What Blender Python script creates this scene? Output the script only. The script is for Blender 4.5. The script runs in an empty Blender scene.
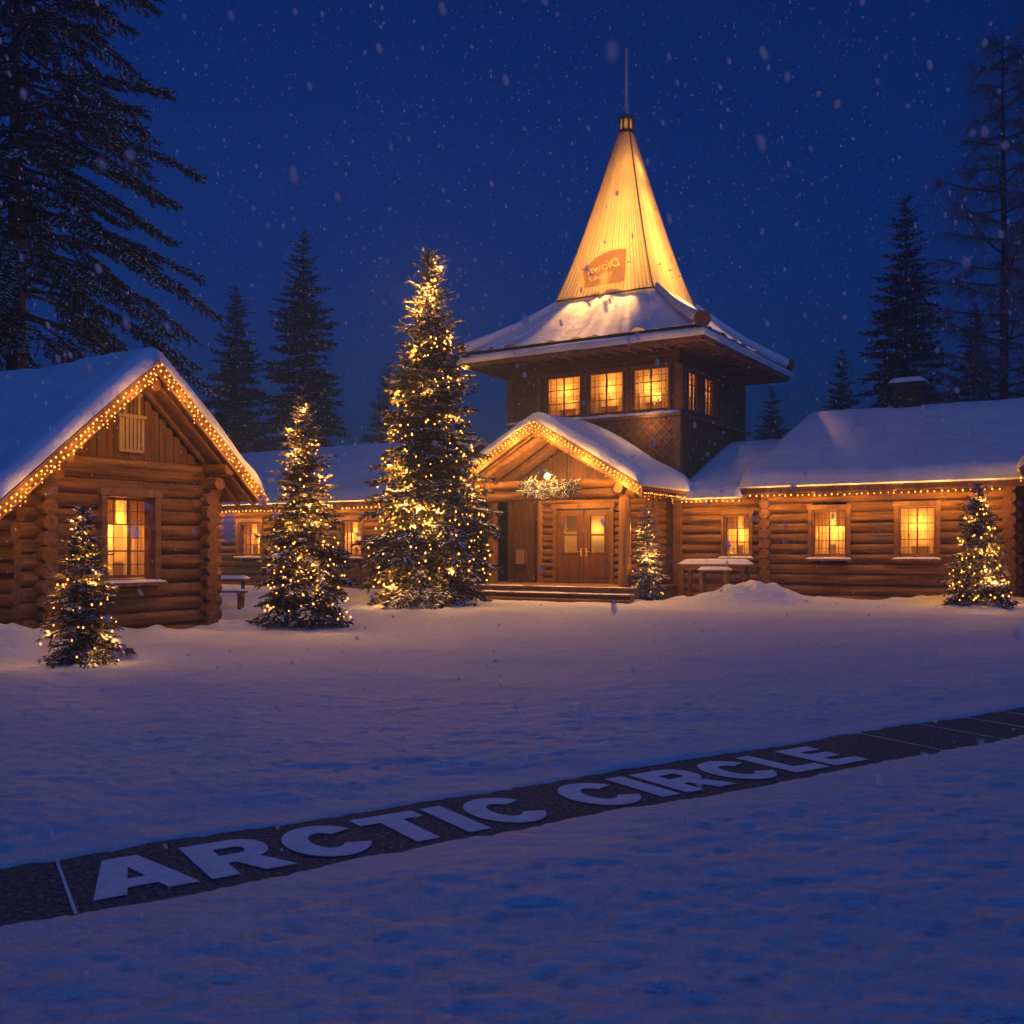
import bpy, math, random
import numpy as np
from mathutils import Vector, Matrix
from mathutils.geometry import interpolate_bezier

C = bpy.context.scene.collection
S = bpy.context.scene
R = math.radians

# ------------------------------------------------------------------ camera, sky, light, exposure
cam_d = bpy.data.cameras.new('camera'); cam = bpy.data.objects.new('camera', cam_d); C.objects.link(cam)
cam.location = (0, 0, 1.5); cam.rotation_euler = (R(90), 0, 0)
cam_d.sensor_width = 36; cam_d.lens = 1000 / 1024 * 36
cam_d.shift_y = 38 / 1024
cam_d.clip_start = 0.05; cam_d.clip_end = 1000
cam_d.dof.use_dof = True; cam_d.dof.focus_distance = 24; cam_d.dof.aperture_fstop = 4.5
S.camera = cam

W = bpy.data.worlds.new('World'); S.world = W; W.use_nodes = True
wn = W.node_tree.nodes; wl = W.node_tree.links
bg = wn['Background']
sky = wn.new('ShaderNodeTexSky'); sky.sky_type = 'NISHITA'; sky.sun_disc = False
sky.sun_elevation = R(1.0); sky.sun_rotation = R(156); sky.air_density = 1.0; sky.dust_density = 0.3; sky.ozone_density = 6.0
tint = wn.new('ShaderNodeMix'); tint.data_type = 'RGBA'; tint.blend_type = 'MULTIPLY'
tint.inputs['Factor'].default_value = 1.0
tint.inputs['B'].default_value = (0.03, 1.03, 1.70, 1)
wl.new(sky.outputs['Color'], tint.inputs['A']); wl.new(tint.outputs['Result'], bg.inputs['Color'])
bg.inputs['Strength'].default_value = 0.1

sun_d = bpy.data.lights.new('twilight_sun', 'SUN'); sun = bpy.data.objects.new('twilight_sun', sun_d); C.objects.link(sun)
sun_d.energy = 0.66; sun_d.angle = R(20); sun_d.color = (0.09, 0.27, 1.0)
sun.rotation_euler = (R(52), 0, R(24))

S.view_settings.view_transform = 'Standard'; S.view_settings.look = 'None'
S.view_settings.exposure = 0.0; S.view_settings.gamma = 1.0
S.cycles.use_denoising = True
S.cycles.max_bounces = 6; S.cycles.diffuse_bounces = 3; S.cycles.glossy_bounces = 2
S.cycles.transmission_bounces = 4; S.cycles.transparent_max_bounces = 12; S.cycles.volume_bounces = 0
S.cycles.sample_clamp_indirect = 3.0
S.cycles.caustics_reflective = False; S.cycles.caustics_refractive = False
S.cycles.use_light_tree = True

WARM = (1.0, 0.50, 0.13)

# ------------------------------------------------------------------ materials
def mat(name, base, rough=0.8, c2=None, scale=(4, 4, 4), detail=5, lo=0.35, hi=0.65, bump=0.0, bscale=None, bdist=0.02, spec=0.3):
    m = bpy.data.materials.new(name); m.use_nodes = True
    n = m.node_tree.nodes; l = m.node_tree.links; p = n['Principled BSDF']
    p.inputs['Base Color'].default_value = (*base, 1); p.inputs['Roughness'].default_value = rough
    p.inputs['Specular IOR Level'].default_value = spec
    tc = n.new('ShaderNodeTexCoord')
    if c2 is not None:
        mp = n.new('ShaderNodeMapping'); mp.inputs['Scale'].default_value = scale
        nz = n.new('ShaderNodeTexNoise'); nz.inputs['Scale'].default_value = 1; nz.inputs['Detail'].default_value = detail
        nz.inputs['Roughness'].default_value = 0.62
        rp = n.new('ShaderNodeValToRGB'); rp.color_ramp.elements[0].position = lo; rp.color_ramp.elements[1].position = hi
        rp.color_ramp.elements[0].color = (*base, 1); rp.color_ramp.elements[1].color = (*c2, 1)
        l.new(tc.outputs['Object'], mp.inputs['Vector']); l.new(mp.outputs['Vector'], nz.inputs['Vector'])
        l.new(nz.outputs['Fac'], rp.inputs['Fac']); l.new(rp.outputs['Color'], p.inputs['Base Color'])
    if bump:
        mp2 = n.new('ShaderNodeMapping'); mp2.inputs['Scale'].default_value = bscale or scale
        nb = n.new('ShaderNodeTexNoise'); nb.inputs['Scale'].default_value = 1; nb.inputs['Detail'].default_value = 6
        nb.inputs['Roughness'].default_value = 0.65
        b = n.new('ShaderNodeBump'); b.inputs['Strength'].default_value = bump; b.inputs['Distance'].default_value = bdist
        l.new(tc.outputs['Object'], mp2.inputs['Vector']); l.new(mp2.outputs['Vector'], nb.inputs['Vector'])
        l.new(nb.outputs['Fac'], b.inputs['Height']); l.new(b.outputs['Normal'], p.inputs['Normal'])
    return m

M = {}
LOG_D, LOG_L = (0.040, 0.015, 0.005), (0.36, 0.165, 0.043)
M['log_x'] = mat('log_wood', LOG_D, 0.75, LOG_L, (0.7, 9, 9), 8, 0.30, 0.72, 0.9, (0.9, 16, 16), 0.02)
M['log_y'] = mat('log_wood_side', LOG_D, 0.75, LOG_L, (9, 0.7, 9), 8, 0.30, 0.72, 0.9, (16, 0.9, 16), 0.02)
M['log_z'] = mat('post_wood', (0.15, 0.065, 0.018), 0.7, (0.46, 0.23, 0.07), (9, 9, 0.7), 6, 0.3, 0.72, 0.5, (16, 16, 0.9), 0.02)
M['log_end'] = mat('log_end_grain', (0.10, 0.042, 0.016), 0.85, (0.30, 0.14, 0.06), (14, 14, 14), 5, 0.3, 0.7, 0.5, (30, 30, 30), 0.015)
M['board'] = mat('dark_boards', (0.075, 0.032, 0.013), 0.8, (0.22, 0.10, 0.042), (10, 10, 0.8), 6, 0.3, 0.72, 0.5, (20, 20, 1), 0.015)
M['board_x'] = mat('tower_boards', (0.075, 0.034, 0.015), 0.8, (0.22, 0.105, 0.045), (0.8, 0.8, 12), 6, 0.3, 0.72, 0.6, (1, 1, 22), 0.02)
M['trim'] = mat('trim_wood', (0.12, 0.052, 0.02), 0.65, (0.30, 0.145, 0.06), (6, 6, 6), 5, 0.3, 0.7, 0.3, (12, 12, 12), 0.01)
M['plank'] = mat('roof_planks', (0.14, 0.06, 0.023), 0.75, (0.34, 0.165, 0.068), (5, 5, 5), 5, 0.3, 0.7, 0.4, (12, 12, 12), 0.015)
M['door'] = mat('door_wood', (0.10, 0.040, 0.015), 0.55, (0.24, 0.10, 0.038), (14, 14, 0.9), 6, 0.3, 0.72, 0.3, (20, 20, 1), 0.01)
M['roofdark'] = mat('roof_felt', (0.025, 0.02, 0.018), 0.9, (0.05, 0.04, 0.035), (6, 6, 6))
M['metal'] = mat('pale_metal', (0.60, 0.50, 0.38), 0.5, (0.72, 0.62, 0.48), (10, 10, 10))
M['black'] = mat('dark_wire', (0.012, 0.014, 0.012), 0.6)
M['iron'] = mat('dark_iron', (0.03, 0.028, 0.026), 0.5, (0.06, 0.055, 0.05), (20, 20, 20))
M['brick'] = mat('chimney_stone', (0.022, 0.016, 0.013), 0.9, (0.07, 0.048, 0.036), (5, 5, 9), 5, 0.3, 0.7, 0.6, (12, 12, 18), 0.03)
M['plaster'] = mat('room_plaster', (0.62, 0.46, 0.28), 0.9, (0.72, 0.56, 0.36), (3, 3, 3))
M['bark'] = mat('bark', (0.022, 0.016, 0.012), 0.95, (0.07, 0.05, 0.038), (9, 9, 2), 6, 0.3, 0.7, 0.8, (14, 14, 3), 0.03)
M['needle'] = mat('spruce_needles', (0.026, 0.027, 0.012), 0.7, (0.155, 0.115, 0.044), (5, 5, 5), 4, 0.3, 0.7)
M['needle_far'] = mat('dark_spruce_needles', (0.010, 0.020, 0.015), 0.8, (0.028, 0.040, 0.028), (1.5, 1.5, 1.5), 4, 0.3, 0.7)
M['sign'] = mat('pale_panel', (0.34, 0.22, 0.12), 0.7, (0.42, 0.29, 0.16), (8, 8, 8))

def frost(m, amount):
    n = m.node_tree.nodes; l = m.node_tree.links; p = n['Principled BSDF']
    ge = n.new('ShaderNodeNewGeometry'); sx = n.new('ShaderNodeSeparateXYZ'); l.new(ge.outputs['True Normal'], sx.inputs[0])
    up = n.new('ShaderNodeMapRange'); up.inputs['From Min'].default_value = 0.15; up.inputs['From Max'].default_value = 0.95; l.new(sx.outputs['Z'], up.inputs['Value'])
    tc = n.new('ShaderNodeTexCoord'); nz = n.new('ShaderNodeTexNoise'); nz.inputs['Scale'].default_value = 17; nz.inputs['Detail'].default_value = 8; nz.inputs['Roughness'].default_value = 0.75
    l.new(tc.outputs['Object'], nz.inputs['Vector'])
    rp = n.new('ShaderNodeMapRange'); rp.inputs['From Min'].default_value = 0.55; rp.inputs['From Max'].default_value = 0.68; l.new(nz.outputs['Fac'], rp.inputs['Value'])
    mu = n.new('ShaderNodeMath'); mu.operation = 'MULTIPLY'; l.new(up.outputs[0], mu.inputs[0]); l.new(rp.outputs[0], mu.inputs[1])
    m2 = n.new('ShaderNodeMath'); m2.operation = 'MULTIPLY'; m2.inputs[1].default_value = amount; l.new(mu.outputs[0], m2.inputs[0])
    mx = n.new('ShaderNodeMix'); mx.data_type = 'RGBA'; src = p.inputs['Base Color'].links[0].from_socket
    l.new(m2.outputs[0], mx.inputs['Factor']); l.new(src, mx.inputs['A']); mx.inputs['B'].default_value = (0.7, 0.72, 0.75, 1); l.new(mx.outputs['Result'], p.inputs['Base Color'])
for k_ in ('log_x', 'log_y', 'log_end', 'trim', 'plank', 'board_x'): frost(M[k_], 0.75)

def snow_mat(name, fine, coarse, dist, base=(0.80, 0.82, 0.86), aniso=1.0, ripples=False):
    m = bpy.data.materials.new(name); m.use_nodes = True
    n = m.node_tree.nodes; l = m.node_tree.links; p = n['Principled BSDF']
    p.inputs['Roughness'].default_value = 0.65; p.inputs['Specular IOR Level'].default_value = 0.25
    tc = n.new('ShaderNodeTexCoord'); prev = None
    mp = n.new('ShaderNodeMapping'); mp.inputs['Scale'].default_value = (1, aniso, 1)
    l.new(tc.outputs['Object'], mp.inputs['Vector'])
    for sc, st, d in (((2.8, 1.0, 0.10), (coarse, 1.0, 0.030), (fine, 1.0, 0.004)) if ripples else ((coarse, 0.8, dist), (fine, 0.6, dist * 0.30))):
        nz = n.new('ShaderNodeTexNoise'); nz.inputs['Scale'].default_value = sc; nz.inputs['Detail'].default_value = 6
        nz.inputs['Roughness'].default_value = 0.6
        b = n.new('ShaderNodeBump'); b.inputs['Strength'].default_value = st; b.inputs['Distance'].default_value = d
        l.new(mp.outputs['Vector'], nz.inputs['Vector']); l.new(nz.outputs['Fac'], b.inputs['Height'])
        if prev: l.new(prev, b.inputs['Normal'])
        prev = b.outputs['Normal']
    l.new(prev, p.inputs['Normal'])
    nz = n.new('ShaderNodeTexNoise'); nz.inputs['Scale'].default_value = coarse * (4.0 if ripples else 0.8); nz.inputs['Detail'].default_value = 7
    rp = n.new('ShaderNodeValToRGB'); rp.color_ramp.elements[0].position = 0.3; rp.color_ramp.elements[1].position = 0.7
    rp.color_ramp.elements[0].color = (base[0] * 0.86, base[1] * 0.88, base[2] * 0.92, 1); rp.color_ramp.elements[1].color = (*base, 1)
    l.new(tc.outputs['Object'], nz.inputs['Vector']); l.new(nz.outputs['Fac'], rp.inputs['Fac']); l.new(rp.outputs['Color'], p.inputs['Base Color'])
    return m
M['snow_ground'] = snow_mat('trampled_snow', 80, 15, 0.075, aniso=1.7, ripples=True)
M['snow'] = snow_mat('roof_snow', 26, 2.4, 0.06)
M['snow_tree'] = snow_mat('branch_snow', 40, 9, 0.03, base=(0.78, 0.80, 0.84))
M['frost'] = mat('frosted_twigs', (0.05, 0.06, 0.075), 0.8, (0.24, 0.26, 0.30), (3, 3, 3), 4, 0.3, 0.7)

def glass_mat():
    m = bpy.data.materials.new('window_glass'); m.use_nodes = True
    n = m.node_tree.nodes; l = m.node_tree.links; n.remove(n['Principled BSDF'])
    t = n.new('ShaderNodeBsdfTransparent'); g = n.new('ShaderNodeBsdfGlossy'); g.inputs['Roughness'].default_value = 0.03
    t.inputs['Color'].default_value = (0.94, 0.94, 0.92, 1)
    f = n.new('ShaderNodeLayerWeight'); f.inputs['Blend'].default_value = 0.5
    pw = n.new('ShaderNodeMath'); pw.operation = 'POWER'; pw.inputs[1].default_value = 4.0
    ml = n.new('ShaderNodeMath'); ml.operation = 'MULTIPLY_ADD'; ml.inputs[1].default_value = 0.4; ml.inputs[2].default_value = 0.025
    l.new(f.outputs['Facing'], pw.inputs[0]); l.new(pw.outputs[0], ml.inputs[0])
    x = n.new('ShaderNodeMixShader'); l.new(ml.outputs[0], x.inputs['Fac']); l.new(t.outputs[0], x.inputs[1]); l.new(g.outputs[0], x.inputs[2])
    l.new(x.outputs[0], n['Material Output'].inputs['Surface']); return m
M['glass'] = glass_mat()

def cloth_mat(name, col, col2, scale, trans=0.6, lo=0.35, hi=0.65):
    m = bpy.data.materials.new(name); m.use_nodes = True
    n = m.node_tree.nodes; l = m.node_tree.links; n.remove(n['Principled BSDF'])
    tc = n.new('ShaderNodeTexCoord'); mp = n.new('ShaderNodeMapping'); mp.inputs['Scale'].default_value = scale
    nz = n.new('ShaderNodeTexNoise'); nz.inputs['Scale'].default_value = 1; nz.inputs['Detail'].default_value = 4
    rp = n.new('ShaderNodeValToRGB'); rp.color_ramp.elements[0].position = lo; rp.color_ramp.elements[1].position = hi
    rp.color_ramp.elements[0].color = (*col, 1); rp.color_ramp.elements[1].color = (*col2, 1)
    l.new(tc.outputs['Object'], mp.inputs['Vector']); l.new(mp.outputs['Vector'], nz.inputs['Vector']); l.new(nz.outputs['Fac'], rp.inputs['Fac'])
    d = n.new('ShaderNodeBsdfDiffuse'); t = n.new('ShaderNodeBsdfTranslucent'); x = n.new('ShaderNodeMixShader'); x.inputs['Fac'].default_value = trans
    l.new(rp.outputs['Color'], d.inputs['Color']); l.new(rp.outputs['Color'], t.inputs['Color'])
    l.new(d.outputs[0], x.inputs[1]); l.new(t.outputs[0], x.inputs[2]); l.new(x.outputs[0], n['Material Output'].inputs['Surface'])
    return m
M['curtain'] = cloth_mat('curtain_cloth', (0.55, 0.40, 0.22), (0.85, 0.68, 0.42), (9, 9, 1.2), 0.65)
M['curtain_check'] = cloth_mat('net_curtain', (0.52, 0.37, 0.19), (0.88, 0.70, 0.42), (34, 34, 40), 0.65, 0.35, 0.65)
M['fabric'] = cloth_mat('spire_fabric', (0.42, 0.32, 0.18), (0.93, 0.81, 0.58), (34, 0.5, 1), 0.62, 0.30, 0.66)
fn_ = M['fabric'].node_tree; fn_.links.new(fn_.nodes['Texture Coordinate'].outputs['UV'], fn_.nodes['Mapping'].inputs['Vector'])
M['print'] = cloth_mat('printed_fabric', (0.84, 0.60, 0.32), (0.92, 0.68, 0.38), (4, 4, 1), 0.62)
M['print_pale'] = cloth_mat('pale_print', (0.9, 0.76, 0.5), (0.94, 0.8, 0.55), (4, 4, 1), 0.62)

def emit(name, col, strength):
    m = bpy.data.materials.new(name); m.use_nodes = True
    n = m.node_tree.nodes; l = m.node_tree.links; n.remove(n['Principled BSDF'])
    e = n.new('ShaderNodeEmission'); e.inputs['Color'].default_value = (*col, 1); e.inputs['Strength'].default_value = strength
    l.new(e.outputs[0], n['Material Output'].inputs['Surface']); return m
M['bulb_eave'] = emit('warm_bulb', (1.0, 0.31, 0.035), 8)
M['bulb_tree'] = emit('tree_bulb', (1.0, 0.34, 0.045), 8)
M['bulb_lamp'] = emit('lamp_bulb', (1.0, 0.46, 0.05), 60)

def asphalt():
    m = mat('swept_asphalt', (0.030, 0.032, 0.034), 0.9, (0.26, 0.27, 0.28), (38, 38, 38), 7, 0.36, 0.80, 0.7, (60, 60, 60), 0.01)
    return m
M['asphalt'] = asphalt()
def speckle(m, col, scale, lo, hi):
    n = m.node_tree.nodes; l = m.node_tree.links; p = n['Principled BSDF']
    tc = n.new('ShaderNodeTexCoord'); nz = n.new('ShaderNodeTexNoise'); nz.inputs['Scale'].default_value = scale; nz.inputs['Detail'].default_value = 9; nz.inputs['Roughness'].default_value = 0.8
    rp = n.new('ShaderNodeMapRange'); rp.inputs['From Min'].default_value = lo; rp.inputs['From Max'].default_value = hi; mx = n.new('ShaderNodeMix'); mx.data_type = 'RGBA'
    l.new(tc.outputs['Object'], nz.inputs['Vector']); l.new(nz.outputs['Fac'], rp.inputs['Value']); l.new(rp.outputs[0], mx.inputs['Factor'])
    l.new(p.inputs['Base Color'].links[0].from_socket, mx.inputs['A']); mx.inputs['B'].default_value = (*col, 1); l.new(mx.outputs['Result'], p.inputs['Base Color'])
speckle(M['asphalt'], (0.62, 0.64, 0.68), 38, 0.56, 0.70)
M['paint'] = mat('white_road_paint', (0.66, 0.67, 0.68), 0.85, (0.93, 0.93, 0.93), (9, 9, 9), 7, 0.22, 0.55, 0.4, (60, 60, 60), 0.006)

speckle(M['paint'], (0.06, 0.06, 0.065), 20, 0.60, 0.70)

# ------------------------------------------------------------------ mesh helpers
class MB:
    def __init__(s): s.V = []; s.F = []; s.I = []; s.SM = []
    def add(s, vs, fs, mi=0, smooth=False):
        o = len(s.V); s.V += [tuple(v) for v in vs]
        for f in fs: s.F.append([i + o for i in f]); s.I.append(mi); s.SM.append(smooth)
        return s
    def box(s, x0, x1, y0, y1, z0, z1, mi=0, mtx=None):
        vs = [Vector((x, y, z)) for z in (z0, z1) for y in (y0, y1) for x in (x0, x1)]
        if mtx is not None: vs = [mtx @ v for v in vs]
        return s.add(vs, [(0, 2, 3, 1), (4, 5, 7, 6), (0, 1, 5, 4), (2, 6, 7, 3), (0, 4, 6, 2), (1, 3, 7, 5)], mi)
    def beam(s, p0, p1, w, h, mi=0, up=(0, 0, 1)):
        p0 = Vector(p0); p1 = Vector(p1); d = (p1 - p0).normalized(); upv = Vector(up)
        a = d.cross(upv)
        if a.length < 1e-4: a = Vector((1, 0, 0))
        a.normalize(); b = a.cross(d)
        vs = [p + a * (w / 2 * i) + b * (h / 2 * j) for p in (p0, p1) for j in (-1, 1) for i in (-1, 1)]
        return s.add(vs, [(0, 2, 3, 1), (4, 5, 7, 6), (0, 1, 5, 4), (2, 6, 7, 3), (0, 4, 6, 2), (1, 3, 7, 5)], mi)
    def cyl(s, p0, p1, r0, r1=None, seg=12, caps=True, mi=0, cmi=None, rings=1, jit=0.0, rng=None):
        r1 = r0 if r1 is None else r1; cmi = mi if cmi is None else cmi
        p0 = Vector(p0); p1 = Vector(p1); d = (p1 - p0).normalized()
        a = d.cross(Vector((0, 0, 1)))
        if a.length < 1e-3: a = Vector((1, 0, 0))
        a.normalize(); b = d.cross(a); vs = []
        for k in range(rings + 1):
            t = k / rings; c = p0.lerp(p1, t); r = r0 + (r1 - r0) * t
            if jit:
                r *= 1 + rng.uniform(-jit, jit); c = c + a * rng.uniform(-jit, jit) * r0 * 0.6 + b * rng.uniform(-jit, jit) * r0 * 0.6
            for i in range(seg):
                an = 2 * math.pi * i / seg
                vs.append(c + a * (r * math.cos(an)) + b * (r * math.sin(an)))
        fs = []
        for k in range(rings):
            for i in range(seg):
                j = (i + 1) % seg
                fs.append((k * seg + i, k * seg + j, (k + 1) * seg + j, (k + 1) * seg + i))
        s.add(vs, fs, mi, True)
        if caps:
            s.add(vs[:seg], [tuple(range(seg))[::-1]], cmi); s.add(vs[-seg:], [tuple(range(seg))], cmi)
        return s
    def prism(s, poly, y0, y1, axis='y', mi=0):
        n = len(poly)
        def P(p, d):
            return (p[0], d, p[1]) if axis == 'y' else ((d, p[0], p[1]) if axis == 'x' else (p[0], p[1], d))
        vs = [P(p, y0) for p in poly] + [P(p, y1) for p in poly]
        fs = [tuple(range(n)), tuple(range(2 * n - 1, n - 1, -1))] + [(i, i + n, (i + 1) % n + n, (i + 1) % n) for i in range(n)]
        return s.add(vs, fs, mi)
    def sphere(s, c, r, seg=10, rings=6, sq=(1, 1, 1), mi=0):
        vs = [(c[0], c[1], c[2] + r * sq[2])]
        for k in range(1, rings):
            ph = math.pi * k / rings
            for i in range(seg):
                th = 2 * math.pi * i / seg
                vs.append((c[0] + r * sq[0] * math.sin(ph) * math.cos(th), c[1] + r * sq[1] * math.sin(ph) * math.sin(th), c[2] + r * sq[2] * math.cos(ph)))
        vs.append((c[0], c[1], c[2] - r * sq[2])); fs = []
        for i in range(seg): fs.append((0, 1 + i, 1 + (i + 1) % seg))
        for k in range(rings - 2):
            for i in range(seg):
                a = 1 + k * seg + i; b = 1 + k * seg + (i + 1) % seg
                fs.append((a, a + seg, b + seg, b))
        o = 1 + (rings - 2) * seg; e = len(vs) - 1
        for i in range(seg): fs.append((e, o + (i + 1) % seg, o + i))
        return s.add(vs, fs, mi, True)
    def grid(s, pts, nu, nv, mi=0, smooth=True, flip=False):
        fs = []
        for j in range(nv - 1):
            for i in range(nu - 1):
                q = (j * nu + i, j * nu + i + 1, (j + 1) * nu + i + 1, (j + 1) * nu + i)
                fs.append(q[::-1] if flip else q)
        return s.add(pts, fs, mi, smooth)
    def tube(s, pts, r, seg=5, mi=0):
        for a, b in zip(pts[:-1], pts[1:]):
            if (Vector(b) - Vector(a)).length > 1e-4: s.cyl(a, b, r, r, seg, False, mi)
        return s
    def mesh(s, name, mats):
        me = bpy.data.meshes.new(name); me.from_pydata(s.V, [], s.F)
        for m in (mats if isinstance(mats, (list, tuple)) else [mats]): me.materials.append(m)
        me.polygons.foreach_set('material_index', s.I); me.polygons.foreach_set('use_smooth', s.SM)
        me.update(); return me
    def build(s, name, mats, parent=None, loc=(0, 0, 0), rz=0, label=None, kind=None):
        return link(name, s.mesh(name, mats), parent, loc, rz, label, kind)

def link(name, me, parent=None, loc=(0, 0, 0), rz=0, label=None, kind=None):
    o = bpy.data.objects.new(name, me); C.objects.link(o); o.location = loc; o.rotation_euler = (0, 0, rz)
    if parent is not None: o.parent = parent
    if label: o['label'] = label
    if kind: o['kind'] = kind
    return o
def tag(o, label=None, cat=None, group=None, kind=None):
    if label: o['label'] = label
    if cat: o['category'] = cat
    if group: o['group'] = group
    if kind: o['kind'] = kind
    return o
def thing(name, label, cat, loc=(0, 0, 0), rz=0, group=None):
    o = bpy.data.objects.new(name, None); C.objects.link(o); o.location = loc; o.rotation_euler = (0, 0, rz); o.empty_display_size = 0.2
    return tag(o, label, cat, group)
def copy_tree(o, parent=None):
    c = o.copy(); C.objects.link(c)
    if parent is not None: c.parent = parent
    for ch in list(o.children): copy_tree(ch, c)
    return c
def lamp(name, parent, loc, power, col=WARM, r=0.04):
    d = bpy.data.lights.new(name, 'POINT'); d.energy = power; d.color = col; d.shadow_soft_size = r
    o = bpy.data.objects.new(name, d); C.objects.link(o); o.parent = parent; o.location = loc; return o
def np_mesh(name, V, F4, mats, mi=None, smooth=False):
    me = bpy.data.meshes.new(name); V = np.asarray(V, dtype=np.float32); F4 = np.asarray(F4, dtype=np.int32)
    k = F4.shape[1]
    me.vertices.add(len(V)); me.vertices.foreach_set('co', V.ravel())
    me.loops.add(F4.size); me.loops.foreach_set('vertex_index', F4.ravel())
    me.polygons.add(len(F4)); me.polygons.foreach_set('loop_start', np.arange(0, F4.size, k, dtype=np.int32))
    try: me.polygons.foreach_set('loop_total', np.full(len(F4), k, dtype=np.int32))
    except Exception: pass
    for m in (mats if isinstance(mats, (list, tuple)) else [mats]): me.materials.append(m)
    me.polygons.foreach_set('use_smooth', np.full(len(F4), smooth))
    if mi is not None: me.polygons.foreach_set('material_index', np.asarray(mi, dtype=np.int32))
    me.update(calc_edges=True); me.validate(); return me

# value noise on a lattice, for the snow surfaces
_lat = np.random.RandomState(7).rand(256, 256).astype(np.float64)
def vnoise(x, y):
    x = np.asarray(x, float); y = np.asarray(y, float)
    xi = np.floor(x).astype(int); yi = np.floor(y).astype(int); fx = x - xi; fy = y - yi
    fx = fx * fx * fx * (fx * (fx * 6 - 15) + 10); fy = fy * fy * fy * (fy * (fy * 6 - 15) + 10)
    a = _lat[xi % 256, yi % 256]; b = _lat[(xi + 1) % 256, yi % 256]; c = _lat[xi % 256, (yi + 1) % 256]; d = _lat[(xi + 1) % 256, (yi + 1) % 256]
    return (a + (b - a) * fx) * (1 - fy) + (c + (d - c) * fx) * fy - 0.5
def sstep(a, b, x):
    t = np.clip((x - a) / (b - a), 0, 1); return t * t * (3 - 2 * t)

# ------------------------------------------------------------------ ground
ST_A = R(33.6); ST_E = np.array([math.cos(ST_A), math.sin(ST_A)]); ST_N = np.array([-math.sin(ST_A), math.cos(ST_A)])
ST_P = np.array([-2.24, 4.37]) - 0.035 * ST_N; ST_HW = 0.345
MOUNDS = [(6.55, 27.0, 0.58, 1.45, 0.9), (8.2, 28.0, 0.20, 1.6, 0.9), (4.9, 27.7, 0.16, 1.3, 0.7), (11.5, 27.0, 0.22, 3.0, 0.9), (13.3, 26.0, 0.2, 2.0, 1.0),
          (-8.3, 15.0, 0.42, 1.2, 0.6), (-7.1, 14.4, 0.34, 0.8, 0.5), (-6.7, 13.7, 0.18, 1.2, 0.5), (-5.2, 14.0, 0.14, 1.1, 0.6),
          (-6.2, 17.0, 0.20, 1.6, 0.7), (-5.2, 18.9, 0.14, 1.0, 0.7), (-3.9, 18.8, 0.10, 1.4, 0.8), (-2.3, 26.8, 0.16, 2.4, 1.0), (11.7, 25.0, 0.12, 1.2, 0.6),
          (3.2, 28.2, 0.1, 1.4, 0.5), (-7.5, 27.0, 0.12, 2.5, 1.0), (0.2, 29.0, 0.06, 2.2, 0.4)]
def ground_h(x, y):
    h = 0.05 * vnoise(x * 0.22 + 3, y * 0.35) + 0.05 * vnoise(x * 0.7 + 9, y * 1.1 + 4)
    h = h + 0.013 * vnoise(x * 1.9 + 2, y * 2.6) + 0.010 * vnoise(x * 4.3 + y * 0.9, y * 5.9 + 7) + 0.013 * vnoise(x * 9.5 + 5 - y * 2, y * 14.0) + 0.010 * vnoise(x * 18 + y * 3, y * 24) + 0.006 * vnoise(x * 37, y * 41 + x * 4)
    pit = vnoise(x * 2.6 + 40, y * 3.2 + 11); h = h - 0.004 * sstep(0.10, 0.40, pit)
    h = h + 0.02
    for mx, my, mh, rx, ry in MOUNDS:
        dd = ((x - mx) / rx) ** 2 + ((y - my) / ry) ** 2
        h = h + mh * np.exp(-dd * 1.3) * (1 + 0.5 * vnoise(x * 1.5 + mx, y * 1.5) + 0.5 * vnoise(x * 4.1 + my, y * 4.7))
    s = (x - ST_P[0]) * ST_E[0] + (y - ST_P[1]) * ST_E[1]; t = (x - ST_P[0]) * ST_N[0] + (y - ST_P[1]) * ST_N[1]
    at = np.abs(t) + 0.06 * vnoise(s * 1.3, t * 0.2 + 5) + 0.04 * vnoise(s * 7, t * 7 + 2) + 0.03 * vnoise(s * 22, t * 22 + 2)
    m = sstep(ST_HW - 0.14, ST_HW + 0.13, at)
    h = np.where(np.abs(t) < 0.9, np.maximum(h, 0.004) * np.clip(0.2 + 1.4 * (np.abs(t) - 0.4), 0.2, 1), h) + 0.006
    return h * m + (1 - m) * -0.05
def axis(lo, hi, d, far, grow):
    a = list(np.arange(lo, hi, d)); st = d; v = a[-1]
    while v < far: st *= grow; v += st; a.append(v)
    st = d; v = lo; b = []
    while v > -far: st *= grow; v -= st; b.append(v)
    return np.array(b[::-1] + a)
gx = axis(-5.0, 6.0, 0.032, 150, 1.022); gy = axis(2.6, 10.0, 0.030, 150, 1.025)
gy = gy[gy < 150]; gy = np.concatenate([np.linspace(-150, -6, 14), gy[gy > -5]])
GX, GY = np.meshgrid(gx, gy); GZ = ground_h(GX, GY)
nu, nv = len(gx), len(gy)
idx = np.arange(nu * nv).reshape(nv, nu)
F = np.stack([idx[:-1, :-1], idx[:-1, 1:], idx[1:, 1:], idx[1:, :-1]], -1).reshape(-1, 4)
g = link('snow_ground', np_mesh('snow_ground', np.stack([GX, GY, GZ], -1).reshape(-1, 3), F, M['snow_ground'], smooth=True))
tag(g, 'trampled snow yard in front of the log buildings', None, None, 'structure')
def gz(x, y): return float(ground_h(np.array([x]), np.array([y]))[0])

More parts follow.
